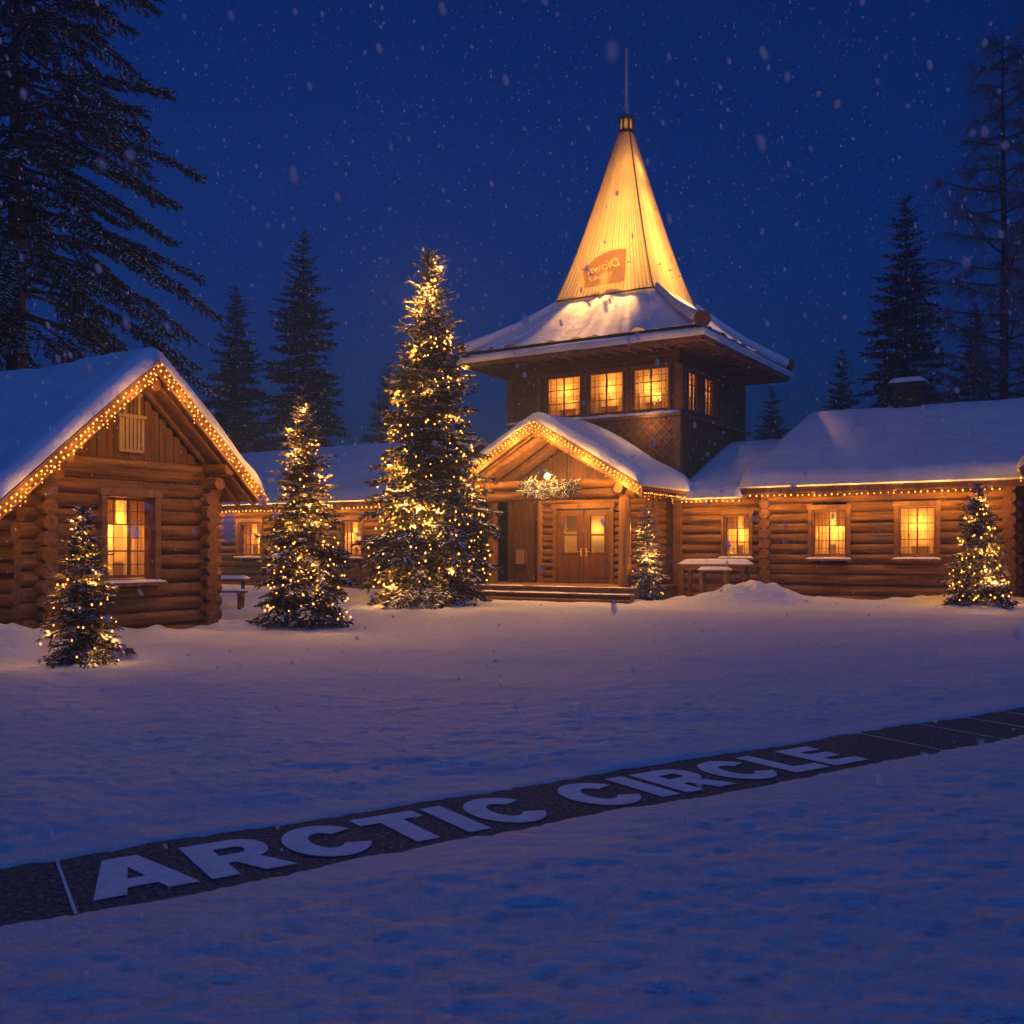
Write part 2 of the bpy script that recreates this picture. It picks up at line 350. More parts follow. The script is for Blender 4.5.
# the swept dark line across the yard with its lettering
line = thing('arctic_circle_line', 'dark swept strip lettered ARCTIC CIRCLE crossing the snow', None, (float(ST_P[0]), float(ST_P[1]), 0), ST_A)
line['kind'] = 'structure'
mb = MB(); ns = 90
mb.grid([(-4 + 20 * i / (ns - 1), -0.50 + 1.00 * j / 6, 0.0) for j in range(7) for i in range(ns)], ns, 7)
mb.build('asphalt_strip', M['asphalt'], line)
def arc(cx, cz, rx, rz, a0, a1, n=16): return [(cx + rx * math.cos(R(a0 + (a1 - a0) * i / n)), cz + rz * math.sin(R(a0 + (a1 - a0) * i / n))) for i in range(n + 1)]
def letter(ch):   # outlines in a box 1 high; returns (width, outer loops, hole loops)
    if ch == 'A':
        return 1.06, [[(0, 0), (0.32, 0), (0.375, 0.17), (0.685, 0.17), (0.74, 0), (1.06, 0), (0.72, 1), (0.34, 1)]], [[(0.44, 0.39), (0.62, 0.39), (0.53, 0.70)]]
    if ch == 'R':
        o = [(0, 0), (0.31, 0), (0.31, 0.34), (0.41, 0.34), (0.60, 0), (0.96, 0), (0.71, 0.41)] + arc(0.60, 0.69, 0.31, 0.31, -60, 90) + [(0, 1)]
        return 0.95, [o], [[(0.31, 0.57), (0.31, 0.77)] + arc(0.54, 0.67, 0.10, 0.10, 90, -90, 8)]
    if ch == 'C':
        o = arc(0.5, 0.5, 0.5, 0.52, 28, 332, 30); i = arc(0.5, 0.5, 0.19, 0.255, 322, 38, 24)
        return 0.97, [o + i], []
    if ch == 'T': return 0.90, [[(0.29, 0), (0.61, 0), (0.61, 0.75), (0.90, 0.75), (0.90, 1), (0, 1), (0, 0.75), (0.29, 0.75)]], []
    if ch == 'I': return 0.32, [[(0, 0), (0.32, 0), (0.32, 1), (0, 1)]], []
    if ch == 'L': return 0.76, [[(0, 0), (0.76, 0), (0.76, 0.25), (0.31, 0.25), (0.31, 1), (0, 1)]], []
    if ch == 'E': return 0.80, [[(0, 0), (0.80, 0), (0.80, 0.235), (0.31, 0.235), (0.31, 0.385), (0.72, 0.385), (0.72, 0.615), (0.31, 0.615), (0.31, 0.765), (0.78, 0.765), (0.78, 1), (0, 1)]], []
def curve_mesh(loops, name):
    cu = bpy.data.curves.new(name, 'CURVE'); cu.dimensions = '2D'; cu.fill_mode = 'BOTH'
    for lp in loops:
        sp = cu.splines.new('POLY'); sp.points.add(len(lp) - 1); sp.use_cyclic_u = True
        for p, q in zip(sp.points, lp): p.co = (q[0], q[1], 0, 1)
    o = bpy.data.objects.new(name, cu); C.objects.link(o)
    dg = bpy.context.evaluated_depsgraph_get(); dg.update()
    me = bpy.data.meshes.new_from_object(o.evaluated_get(dg)); bpy.data.objects.remove(o); me.name = name; return me
loops = []; x = 0
TT0, TH = -0.305, 0.565
for word, s0, s1 in (('ARCTIC', 0.32, 2.80), ('CIRCLE', 3.06, 5.53)):
    x = 0; wl_ = []
    for ch in word:
        w, outs, holes = letter(ch)
        for lp in outs + holes: wl_.append([(x + a, b) for a, b in lp])
        x += w + 0.12
    loops += [[(s0 + a / (x - 0.12) * (s1 - s0), TT0 + b * TH) for a, b in lp] for lp in wl_]
me = curve_mesh(loops, 'lettering'); me.materials.append(M['paint']); link('lettering', me, line, (0, 0, 0.005))
mb = MB()
for s_ in (0.26, 6.3, 7.1, 7.75, 8.35):
    mb.beam((s_ - 0.03, -0.42, 0.003), (s_ + 0.03, 0.42, 0.003), 0.013, 0.004)
mb.build('seam_line', M['paint'], line)

# ------------------------------------------------------------------ building pieces
rng = random.Random(3)
def log_wall(mb, a0, a1, z0, z1, r, axis_, pos, openings=(), mi=0, cmi=1, off=0.0, poke0=0.0, poke1=0.0):
    """horizontal logs from a0 to a1 along x or y at the other coordinate pos, cut at the openings (b0, b1, zb, zt)"""
    step = r * 1.88; z = z0 + r + off; k = 0
    while z + r * 0.6 < z1 + 0.001:
        cuts = sorted((b0, b1) for b0, b1, zb, zt in openings if zb - r * 0.55 < z < zt + r * 0.55)
        segs = []; s_ = a0 - poke0
        for b0, b1 in cuts:
            if b0 > s_: segs.append((s_, b0))
            s_ = max(s_, b1)
        if s_ < a1 + poke1: segs.append((s_, a1 + poke1))
        for s0, s1 in segs:
            rr = r * rng.uniform(0.95, 1.05); zz = z + rng.uniform(-0.01, 0.01); oo = pos + rng.uniform(-0.012, 0.012)
            n = max(1, int((s1 - s0) / 0.9))
            if axis_ == 'x': mb.cyl((s0, oo, zz), (s1, oo, zz), rr, rr, 14, True, mi, cmi, n, 0.035, rng)
            else: mb.cyl((oo, s0, zz), (oo, s1, zz), rr, rr, 14, True, mi, cmi, n, 0.035, rng)
        z += step; k += 1
def log_ends(mb, x, y0, y1, z0, z1, r, axis_, mi=0, cmi=1, off=0.0):
    """stub logs crossing at a corner, one per course"""
    step = r * 1.88; z = z0 + r + off
    while z + r * 0.6 < z1 + 0.001:
        rr = r * rng.uniform(0.94, 1.06); e = rng.uniform(-0.04, 0.04); xx = x + rng.uniform(-0.012, 0.012)
        if axis_ == 'y': mb.cyl((xx, y0 + e, z), (xx, y1, z), rr, rr, 14, True, mi, cmi)
        else: mb.cyl((y0 + e, xx, z), (y1, xx, z), rr, rr, 14, True, mi, cmi)
        z += step
def panel(mb, x0, x1, z0, z1, y0, y1, openings=(), mi=0):
    xs = sorted({x0, x1, *[o[0] for o in openings], *[o[1] for o in openings]}); zs = sorted({z0, z1, *[o[2] for o in openings], *[o[3] for o in openings]})
    for i in range(len(xs) - 1):
        for j in range(len(zs) - 1):
            cx, cz = (xs[i] + xs[i + 1]) / 2, (zs[j] + zs[j + 1]) / 2
            if any(o[0] < cx < o[1] and o[2] < cz < o[3] for o in openings): continue
            mb.box(xs[i], xs[i + 1], y0, y1, zs[j], zs[j + 1], mi)

def window(parent, x, y, zb, w, h, rz=0, cols=2, rows=3, power=5.0, front=0.2, casing=0.12, sill=True, snow=True, curtain='sides', seed=0, label=None, deep=0.7, name='window'):
    r_ = random.Random(seed * 7 + 1)
    mb = MB(); hw = w / 2; yf = -front
    mb.box(-hw - casing, -hw, yf, 0.14, -0.02, h + 0.02); mb.box(hw, hw + casing, yf, 0.14, -0.02, h + 0.02)
    mb.box(-hw - casing - 0.03, hw + casing + 0.03, yf - 0.012, 0.14, h + 0.022, h + casing + 0.04)
    mb.box(-hw - casing, hw + casing, yf + 0.01, 0.14, -casing, -0.022)
    o = mb.build(name, M['trim'], parent, (x, y, zb), rz, label)
    st = 0.05; ys = yf + 0.07; mb = MB()
    mb.box(-hw + 0.002, -hw + st, ys, ys + 0.05, 0.0, h); mb.box(hw - st, hw - 0.002, ys, ys + 0.05, 0.0, h)
    mb.box(-hw + st + 0.001, hw - st - 0.001, ys + 0.002, ys + 0.048, 0.0, st); mb.box(-hw + st + 0.001, hw - st - 0.001, ys + 0.002, ys + 0.048, h - st, h)
    for i in range(1, cols): mb.box(-hw + w * i / cols - 0.022, -hw + w * i / cols + 0.022, ys + 0.004, ys + 0.046, st + 0.001, h - st - 0.001)
    for j in range(1, rows):
        for i in range(cols):
            x0 = -hw + w * i / cols + (st if i == 0 else 0.023); x1 = -hw + w * (i + 1) / cols - (st if i == cols - 1 else 0.023)
            mb.box(x0 + 0.001, x1 - 0.001, ys + 0.008, ys + 0.042, h * j / rows - 0.014, h * j / rows + 0.014)
    yi = ys + 0.10                                                  # the finer inner sash
    for i in range(1, cols * 2):
        if i % 2: mb.box(-hw + w * i / (cols * 2) - 0.007, -hw + w * i / (cols * 2) + 0.007, yi, yi + 0.012, 0.01, h - 0.01)
    for j in range(1, rows * 2):
        if j % 2: mb.box(-hw + 0.01, hw - 0.01, yi + 0.013, yi + 0.022, h * j / (rows * 2) - 0.007, h * j / (rows * 2) + 0.007)
    mb.build('sash', M['trim'], o)
    MB().box(-hw + 0.03, hw - 0.03, ys + 0.022, ys + 0.028, 0.03, h - 0.03).build('pane', M['glass'], o)
    if sill:
        MB().box(-hw - casing - 0.06, hw + casing + 0.06, yf - 0.13, yf - 0.013, -casing - 0.03, -casing + 0.03).build('sill', M['trim'], o)
        if snow:
            mb = MB(); n = 22; pts = []
            for j in range(7):
                for i in range(n):
                    u = i / (n - 1); v = j / 6; e = min(1, min(u, 1 - u) / 0.08) * min(1, min(v, 1 - v) / 0.3)
                    pts.append((-hw - casing - 0.05 + u * (w + 2 * casing + 0.10), yf - 0.125 + v * 0.11, -casing + 0.032 + 0.045 * math.sqrt(max(0, e)) * (0.7 + 0.5 * r_.random())))
            mb.grid(pts, n, 7); mb.build('sill_snow', M['snow'], o)
    # the room behind the glass
    mb = MB(); e = 0.12; d0, d1 = 0.15, 0.15 + deep
    x0, x1, z0, z1 = -hw - e, hw + e, -e, h + e
    mb.add([(x0, d1, z0), (x1, d1, z0), (x1, d1, z1), (x0, d1, z1)], [(0, 1, 2, 3)])
    mb.add([(x0, d0, z0), (x1, d0, z0), (x1, d1, z0), (x0, d1, z0)], [(0, 1, 2, 3)])
    mb.add([(x0, d0, z1), (x1, d0, z1), (x1, d1, z1), (x0, d1, z1)], [(0, 1, 2, 3)])
    mb.add([(x0, d0, z0), (x0, d1, z0), (x0, d1, z1), (x0, d0, z1)], [(0, 1, 2, 3)])
    mb.add([(x1, d0, z0), (x1, d1, z0), (x1, d1, z1), (x1, d0, z1)], [(0, 1, 2, 3)])
    # a shelf with a few things on it inside
    zz = h * r_.uniform(0.18, 0.32); mb.box(x0 + 0.01, x1 - 0.01, d1 - 0.22, d1 - 0.01, zz, zz + 0.03)
    for k in range(4):
        q = r_.uniform(x0 + 0.1, x1 - 0.1); mb.cyl((q, d1 - 0.12, zz + 0.031), (q, d1 - 0.12, zz + r_.uniform(0.1, 0.28)), 0.05, 0.035, 8)
    mb.build('room_niche', M['plaster'], o)
    def drape(xa, xb, za, zb_, yy, m, amp=0.022):
        n = max(10, int((xb - xa) / 0.025)); pts = []; ph = r_.uniform(0, 6)
        for j in range(2):
            for i in range(n):
                xx = xa + (xb - xa) * i / (n - 1)
                pts.append((xx, yy + amp * math.sin(xx * 62 + ph) + amp * 0.6 * math.sin(xx * 27 + ph * 2), za + (zb_ - za) * j))
        return MB().grid(pts, n, 2).build('curtain', m, o)
    if curtain in ('sides', 'closed'):
        gap = 0.10 * w if curtain == 'sides' else 0.012
        drape(-hw - 0.05, -gap * r_.uniform(0.6, 1.2), 0.02, h + 0.02, 0.20, M['curtain']); drape(gap * r_.uniform(0.6, 1.2), hw + 0.05, 0.02, h + 0.02, 0.20, M['curtain'])
        drape(-hw - 0.05, hw + 0.05, h * 0.66, h + 0.03, 0.175, M['curtain_check'], 0.012)
    elif curtain == 'net':
        drape(-hw - 0.05, hw + 0.05, h * 0.42, h + 0.03, 0.20, M['curtain_check'], 0.012)
        drape(-hw - 0.05, -hw * 0.45, 0.0, h * 0.46, 0.23, M['curtain']); drape(hw * 0.5, hw + 0.05, 0.0, h * 0.46, 0.23, M['curtain'])
    lamp('window_lamp', o, (r_.uniform(-0.1, 0.1) * w, 0.15 + deep * 0.52, h * r_.uniform(0.52, 0.70)), power * 10, (1.0, 0.45, 0.09), 0.05)
    return o

def gable_roof_slab(mb, hw, apex, rise, a0, a1, th, axis_='y', mi=0, centre=0.0, hwl=None):
    """two sloping slabs; the slope meets z=apex at centre and apex-rise at +-hw; th measured downwards"""
    slope_ = rise / hw; hw2 = hw
    for sgn in (-1, 1):
        hw = hwl if (sgn < 0 and hwl) else hw2; rise = slope_ * hw
        c = [(centre + sgn * hw, apex - rise), (centre, apex), (centre, apex - th), (centre + sgn * hw, apex - rise - th)]
        if sgn > 0: c = c[::-1]
        mb.prism(c, a0, a1, axis_, mi)
def gable_snow(hw, apex, rise, a0, a1, th, axis_='y', centre=0.0, seed=0, r0=0.28, sag=0.0, hwl=None, lump=0.8):
    """snow lying on both slopes, rounded at eaves and verges"""
    ns = 61; L = a1 - a0; na = max(12, int(L / 0.16)); pts_t = []; pts_b = []
    q = np.linspace(-1, 1, ns); q = np.sign(q) * (1 - (1 - np.abs(q)) ** 1.5)
    aa = 0.5 - 0.5 * np.cos(np.linspace(0, math.pi, na)) * 1.0
    aa = a0 + L * (0.35 * aa + 0.65 * np.linspace(0, 1, na))
    Q, A = np.meshgrid(q, aa)
    kl = (hwl or hw) / hw; Q = np.where(Q < 0, Q * kl, Q); q = np.where(q < 0, q * kl, q)
    zb = apex - rise * np.abs(Q)
    zt0 = apex - rise * (np.sqrt(Q * Q + 0.004) - 0.02)
    de = (np.where(Q < 0, kl, 1) - np.abs(Q)) * hw; dv = np.minimum(A - a0, a1 - A)
    def rnd(d): u = np.clip(d / r0, 0, 1); return np.sqrt(np.maximum(0, 1 - (1 - u) ** 2))
    n = 1 + lump * (0.32 * vnoise(A * 0.9 + seed * 13, Q * hw * 0.9) + 0.20 * vnoise(A * 2.7 + seed, Q * hw * 2.2 + 5))
    zt = zt0 + th * n * rnd(de) * rnd(dv)
    ov = 0.10 * sstep(0.3, 0.0, de) * (0.6 + 0.9 * vnoise(A * 1.6 + seed * 3, Q * 0 + 2))
    X = centre + Q * hw + np.sign(Q) * ov * sstep(0, 0.25, dv); zt = zt - ov * 0.8 * 0
    mb = MB()
    def P(X, A, Z): return [(x, a, z) if axis_ == 'y' else (a, x, z) for x, a, z in zip(X.ravel(), A.ravel(), Z.ravel())]
    fl = axis_ == 'x'
    mb.grid(P(X, A, zt), ns, na, 0, True, fl); mb.grid(P(centre + Q * hw, A, zb + 0.004), ns, na, 0, True, not fl)
    # close the eave lips where the overhang moved the top edge out
    for col in (0, ns - 1):
        top = P(X[:, col:col + 1], A[:, col:col + 1], zt[:, col:col + 1]); bot = P(np.full((na, 1), centre + q[col] * hw), A[:, col:col + 1], zb[:, col:col + 1] + 0.004)
        mb.grid(top + bot, na, 2, 0, True)
    return mb

def string_lights(name, label, paths, spacing, r, m, icicles=None, group=None, cap=100, seed=0, wire=True, glow=0.0, out=(0, 0, 0)):
    """bulbs along polylines given in world space; up to cap bulbs are parts of their own, any rest is one stuff mesh"""
    r_ = random.Random(seed); spots = []; wires = MB()
    for path in paths:
        pts = [Vector(p) for p in path]; acc = 0.0
        for a, b in zip(pts[:-1], pts[1:]):
            L = (b - a).length; d = acc
            while d < L:
                p = a.lerp(b, d / L) + Vector((r_.uniform(-1, 1), r_.uniform(-1, 1), r_.uniform(-1, 1))) * 0.012
                spots.append((p, r * r_.uniform(0.8, 1.2))); d += spacing * r_.uniform(0.85, 1.15)
                if icicles and r_.random() < icicles[0]:
                    n = r_.randint(1, icicles[1]); e = p.copy()
                    for k in range(n):
                        e2 = e + Vector((r_.uniform(-.01, .01), r_.uniform(-.01, .01), -icicles[2] * r_.uniform(0.8, 1.2))); wires.cyl(e, e2, 0.004, 0.004, 4, False); e = e2
                        spots.append((e.copy(), r * r_.uniform(0.5, 0.7)))
            acc = d - L
        if wire: wires.tube(pts, 0.006, 4)
    spots.sort(key=lambda q: -q[1])
    o = wires.build(name, M['black']); tag(o, label, 'string lights', group)
    if glow:
        for a, b in zip(paths[0][:-1], paths[0][1:]):
            a, b = Vector(a), Vector(b); k = max(1, round((b - a).length / 1.25))
            for i in range(k): lamp('string_glow', o, a.lerp(b, (i + 0.5) / k) + Vector(out), glow, (1.0, 0.44, 0.08), 0.02)
    add_bulbs(o, spots, m, cap, r_); return o
def bulb_mesh(m):
    return MB().sphere((0, 0, 0), 1.0, 8, 5, (1, 1, 1.25)).mesh('bulb', m)
BM = {}
def add_bulbs(o, spots, m, cap, r_):
    if m.name not in BM: BM[m.name] = bulb_mesh(m)
    for p, rr in spots[:cap]:
        b = bpy.data.objects.new('bulb', BM[m.name]); C.objects.link(b); b.parent = o; b.location = p; b.scale = (rr, rr, rr)
    if len(spots) > cap:
        mb = MB()
        for p, rr in spots[cap:]: mb.sphere(p, rr, 6, 4, (1, 1, 1.25))
        mb.build('bulbs', m, o, kind='stuff')

# ------------------------------------------------------------------ entrance hall with tower (local x along the facade, y inwards)
HC = (4.3, 36.0); HA = R(-32)
def HW(x, y, z):
    return (HC[0] + x * math.cos(HA) - y * math.sin(HA), HC[1] + x * math.sin(HA) + y * math.cos(HA), z)
hall = thing('entrance_hall', 'log entrance hall with gabled porch under a square tower and glowing tent-shaped spire', 'building', (HC[0], HC[1], 0), HA)
T = 3.15
fo = [(-1.70, -0.38, 6.0, 7.38), (-0.08, 1.20, 6.0, 7.38), (1.52, 2.80, 6.0, 7.38)]
so = [(-2.50, -1.55, 6.02, 7.30), (-1.05, -0.12, 6.02, 7.30)]
mb = MB()
panel(mb, -T, T, 0.0, 7.95, -T, -T + 0.14, fo)                      # front
panel(mb, -T, T, 0.0, 7.95, T - 0.14, T)                            # back
mbs = MB(); panel(mbs, -T + 0.141, T - 0.141, 0.0, 7.95, 0, 0.14, so)
mb.add([(T - v[1], v[0], v[2]) for v in mbs.V], mbs.F)              # right side, turned
mb.box(-T, -T + 0.14, -T + 0.141, T - 0.141, 0, 7.95)
for z in np.arange(7.42, 7.95, 0.17):                               # lapped boards under the eaves
    mb.box(-T - 0.02, T + 0.02, -T - 0.022, -T - 0.001, z, z + 0.15); mb.box(T + 0.001, T + 0.022, -T, T, z, z + 0.15)
tw = mb.build('tower_wall', M['board_x'], hall)
def tower_post(*b): MB().box(*b).build('tower_post', M['trim'], hall)
for cx in (-T, T): tower_post(cx - 0.13, cx + 0.13, -T - 0.06, -T + 0.2, 5.9, 7.41)
tower_post(T - 0.2, T + 0.06, -T - 0.061, -T + 0.19, 0.0, 5.74)
for cx in (-2.0, -0.23, 1.36): tower_post(cx - 0.07, cx + 0.07, -T - 0.05, -T - 0.001, 5.92, 7.41)
for cy in (-2.72, -1.30, 0.12, 1.4): tower_post(T + 0.001, T + 0.05, cy - 0.07, cy + 0.07, 5.92, 7.41)
for i, q in enumerate(fo): window(hall, (q[0] + q[1]) / 2, -T, q[2], q[1] - q[0], q[3] - q[2], 0, 2, 3, 4.2, 0.06, 0.06, False, False, 'net', 20 + i)
for i, q in enumerate(so): window(hall, T, (q[0] + q[1]) / 2, q[2], q[1] - q[0], q[3] - q[2], R(90), 2, 3, 2.2, 0.06, 0.06, False, False, 'net', 30 + i)
mb = MB(); mb.box(-T - 0.12, T + 0.14, -T - 0.2, -T - 0.001, 5.75, 5.84); mb.box(T + 0.001, T + 0.2, -T, T, 5.752, 5.842)
lg = mb.build('window_ledge', M['trim'], hall)
n = 80; pts = [(-T - 0.1 + (2 * T + 0.2) * i / (n - 1), -T - 0.19 + 0.19 * j / 5, 5.845 + 0.09 * math.sqrt(max(0, min(1, j / 1.5, (5 - j) / 1 + 0.6, i / 2, (n - 1 - i) / 2))) * (0.75 + 0.5 * rng.random())) for j in range(6) for i in range(n)]
MB().grid(pts, n, 6).build('ledge_snow', M['snow'], lg)
# diamond lattice below the windows (front right of the porch roof)
mb = MB()
def clip_seg(p, q, x0, x1, z0, z1):
    t0, t1 = 0, 1; d = (q[0] - p[0], q[1] - p[1])
    for pp, qq in ((-d[0], p[0] - x0), (d[0], x1 - p[0]), (-d[1], p[1] - z0), (d[1], z1 - p[1])):
        if abs(pp) < 1e-9:
            if qq < 0: return None
        else:
            t = qq / pp
            if pp < 0: t0 = max(t0, t)
            else: t1 = min(t1, t)
    return None if t0 >= t1 else ((p[0] + d[0] * t0, p[1] + d[1] * t0), (p[0] + d[0] * t1, p[1] + d[1] * t1))
for k in range(-30, 75):
    for sg in (1, -1):
        c = clip_seg((-9 + k * 0.34, -0), (-9 + k * 0.34 + sg * 9, 9), -T + 0.05, T - 0.21, 3.2, 5.73)
        if c: mb.beam((c[0][0], -T - (0.014 if sg > 0 else 0.03), c[0][1]), (c[1][0], -T - (0.014 if sg > 0 else 0.03), c[1][1]), 0.05, 0.02, up=(0, -1, 0))
mb.build('lattice', M['trim'], hall)
lamp('ledge_light', hall, (2.2, -T - 0.55, 5.60), 22, (1.0, 0.52, 0.14), 0.05)
# shingled right side of the tower
mb = MB(); r_ = random.Random(5)
z = 3.0
while z < 5.7:
    y = -T + 0.02 + r_.uniform(0, 0.1)
    while y < T - 0.2:
        w_ = r_.uniform(0.14, 0.24); t_ = r_.uniform(0.02, 0.045)
        mb.add([(T + t_, y, z), (T + t_, y + w_ - 0.012, z), (T + 0.006, y + w_ - 0.012, z + 0.24), (T + 0.006, y, z + 0.24), (T + 0.0015, y, z), (T + 0.0015, y + w_ - 0.012, z)],
               [(0, 1, 2, 3), (0, 4, 5, 1), (0, 3, 4), (1, 5, 2)]); y += w_
    z += 0.2
mb.build('shingle_siding', M['board'], hall)
# tower eaves: soffit, fascia, snow-caked lower edge
EH = 4.38
mb = MB()
mb.box(-EH + 0.1, EH - 0.1, -EH + 0.1, EH - 0.1, 7.955, 8.02)
for k in np.linspace(-EH + 0.35, EH - 0.35, 15):
    mb.box(k - 0.05, k + 0.05, -EH + 0.12, -T - 0.025, 7.84, 7.953); mb.box(T + 0.025, EH - 0.12, k - 0.05, k + 0.05, 7.84, 7.953)
for sg in (-1, 1):
    mb.box(-EH, EH, sg * EH - 0.05, sg * EH + 0.05, 7.80, 8.05); mb.box(sg * EH - 0.05, sg * EH + 0.05, -EH + 0.051, EH - 0.051, 7.802, 8.048)
tr = mb.build('tower_roof', M['plank'], hall)
def ring_snow(h0, h1, z0, z1, prof, name, m, parent, nn=40, nt=14, amp=0.03, seed=1):
    """four-sided skirt from half-size h0 at z0 up to h1 at z1, prof(t) shapes the slope"""
    mb = MB()
    for k in range(4):
        a = k * math.pi / 2; ca, sa = math.cos(a), math.sin(a); pts = []
        for j in range(nt):
            t = j / (nt - 1); h = h0 + (h1 - h0) * t; z = z0 + (z1 - z0) * prof(t)
            for i in range(nn):
                u = -1 + 2 * i / (nn - 1); x, y = u * h, -h
                e = min(1, (1 - abs(u)) * 6)
                zz = z + amp * e * (float(vnoise(np.array([u * h * 3.1 + k * 17 + seed]), np.array([t * 1.2]))[0]) * 1.3 + float(vnoise(np.array([u * h * 0.9 + k * 7]), np.array([t * 3 + seed]))[0]) + 1.5 * float(vnoise(np.array([u * 4.2 * 4.3 + k * 31]), np.array([t * 0.7 + 3]))[0]))
                pts.append((x * ca - y * sa, x * sa + y * ca, zz))
        mb.grid(pts, nn, nt, 0, True)
    return mb.build(name, m, parent)
# snow on the projecting lower eave edge
mb = MB()
for k in range(4):
    a = k * math.pi / 2; ca, sa = math.cos(a), math.sin(a); pts = []; nn = 60; cs = [(EH + 0.10, 7.93), (EH + 0.15, 8.0), (EH + 0.15, 8.11), (EH + 0.06, 8.19), (EH - 0.10, 8.215), (EH - 0.30, 8.21)]
    for (h, z) in cs:
        for i in range(nn):
            u = -1 + 2 * i / (nn - 1); x, y = u * h, -h
            pts.append((x * ca - y * sa, x * sa + y * ca, z + 0.025 * float(vnoise(np.array([u * 9 + k * 5]), np.array([z * 3]))[0])))
    mb.grid(pts, nn, len(cs), 0, True)
mb.build('eave_snow', M['snow'], tr)
# upper skirt: dark deck edge and the snow on it
SK0, SK1, SKZ0, SKZ1 = 4.22, 1.80, 8.36, 10.36
prof = lambda t: t ** 1.22
mb = MB()
for k in range(4):
    a = k * math.pi / 2; ca, sa = math.cos(a), math.sin(a)
    def P(x, y, z): return (x * ca - y * sa, x * sa + y * ca, z)
    h = SK0 + 0.05
    mb.add([P(-h, -h, 8.225), P(h, -h, 8.225), P(h, -h, 8.33), P(-h, -h, 8.33), P(-h + 0.3, -h + 0.3, 8.33), P(h - 0.3, -h + 0.3, 8.33)], [(0, 1, 2, 3), (3, 2, 5, 4)])
mb.build('skirt_deck', M['roofdark'], tr)
ring_snow(SK0, SK1, SKZ0, SKZ1, prof, 'skirt_snow', M['snow'], tr, 150, 16, 0.075)
for k in range(4):                                                   # hip logs with round ends
    a = k * math.pi / 2 - math.pi / 4; d = Vector((math.cos(a), math.sin(a), 0)); mb = MB()
    s2 = math.sqrt(2); p0 = d * (SK0 * s2 + 0.14) + Vector((0, 0, SKZ0 + 0.10)); pm = d * ((SK0 + SK1) / 2 * s2) + Vector((0, 0, SKZ0 + (SKZ1 - SKZ0) * prof(0.5) + 0.10)); p1 = d * (SK1 * s2 - 0.05) + Vector((0, 0, SKZ1 + 0.06))
    pts = [p0, p0.lerp(pm, 0.5) + Vector((0, 0, -0.02)), pm, pm.lerp(p1, 0.5) + Vector((0, 0, -0.02)), p1]
    for i in range(4): mb.cyl(pts[i], pts[i + 1], 0.19 - 0.03 * i, 0.16 - 0.03 * i, 14, i == 0, 1, 0)
    pe = p0 + d * 0.22 + Vector((0, 0, -0.05)); mb.cyl(pe, p0, 0.235, 0.235, 18, True, 0, 0)
    mb.build('hip_log', [M['log_end'], M['snow']], hall)
# the glowing tent spire
SP0, SP1, SPZ0, SPZ1 = 1.90, 0.20, 10.25, 16.55
def spire_point(face, u, t, lift=0.0):
    h = SP0 + (SP1 - SP0) * t ** 0.86; z = SPZ0 + (SPZ1 - SPZ0) * t
    ple = 0.042 * (1 - 0.6 * t) * abs(math.sin(u * 25 * math.pi / 2)) ** 0.7 if abs(u) < 0.999 else 0
    y = -(h + ple + lift); x = u * h; a = face * math.pi / 2
    return (x * math.cos(a) - y * math.sin(a), x * math.sin(a) + y * math.cos(a), z)
mb = MB(); nn, nt = 201, 26
for k in range(4):
    mb.grid([spire_point(k, -1 + 2 * i / (nn - 1), j / (nt - 1)) for j in range(nt) for i in range(nn)], nn, nt, 0, True)
sp = mb.build('spire', M['fabric'], hall, (-0.15, -0.10, 0))
uvl = sp.data.uv_layers.new(name='cloth'); nface = nn * nt
for lp in sp.data.loops:
    k, r0_ = divmod(lp.vertex_index, nface); j, i = divmod(r0_, nn); uvl.data[lp.index].uv = (k * 3.7 + i / (nn - 1) * 3.0, j / (nt - 1))
mb = MB()
for k in range(4):
    mb = MB()
    for j in range(12): mb.beam(spire_point(k, 1, j / 12, 0.0), spire_point(k, 1, (j + 1) / 12, 0.0), 0.034, 0.034)
    mb.build('spire_rib', M['trim'], sp)
mb = MB()
for k in range(4):
    a = k * math.pi / 2
    for i in range(12):
        q0, q1 = spire_point(k, -1 + i / 6, 0.004, 0.02), spire_point(k, -1 + (i + 1) / 6, 0.004, 0.02); mb.beam(q0, q1, 0.03, 0.05)
mb.build('spire_hem', M['trim'], sp)
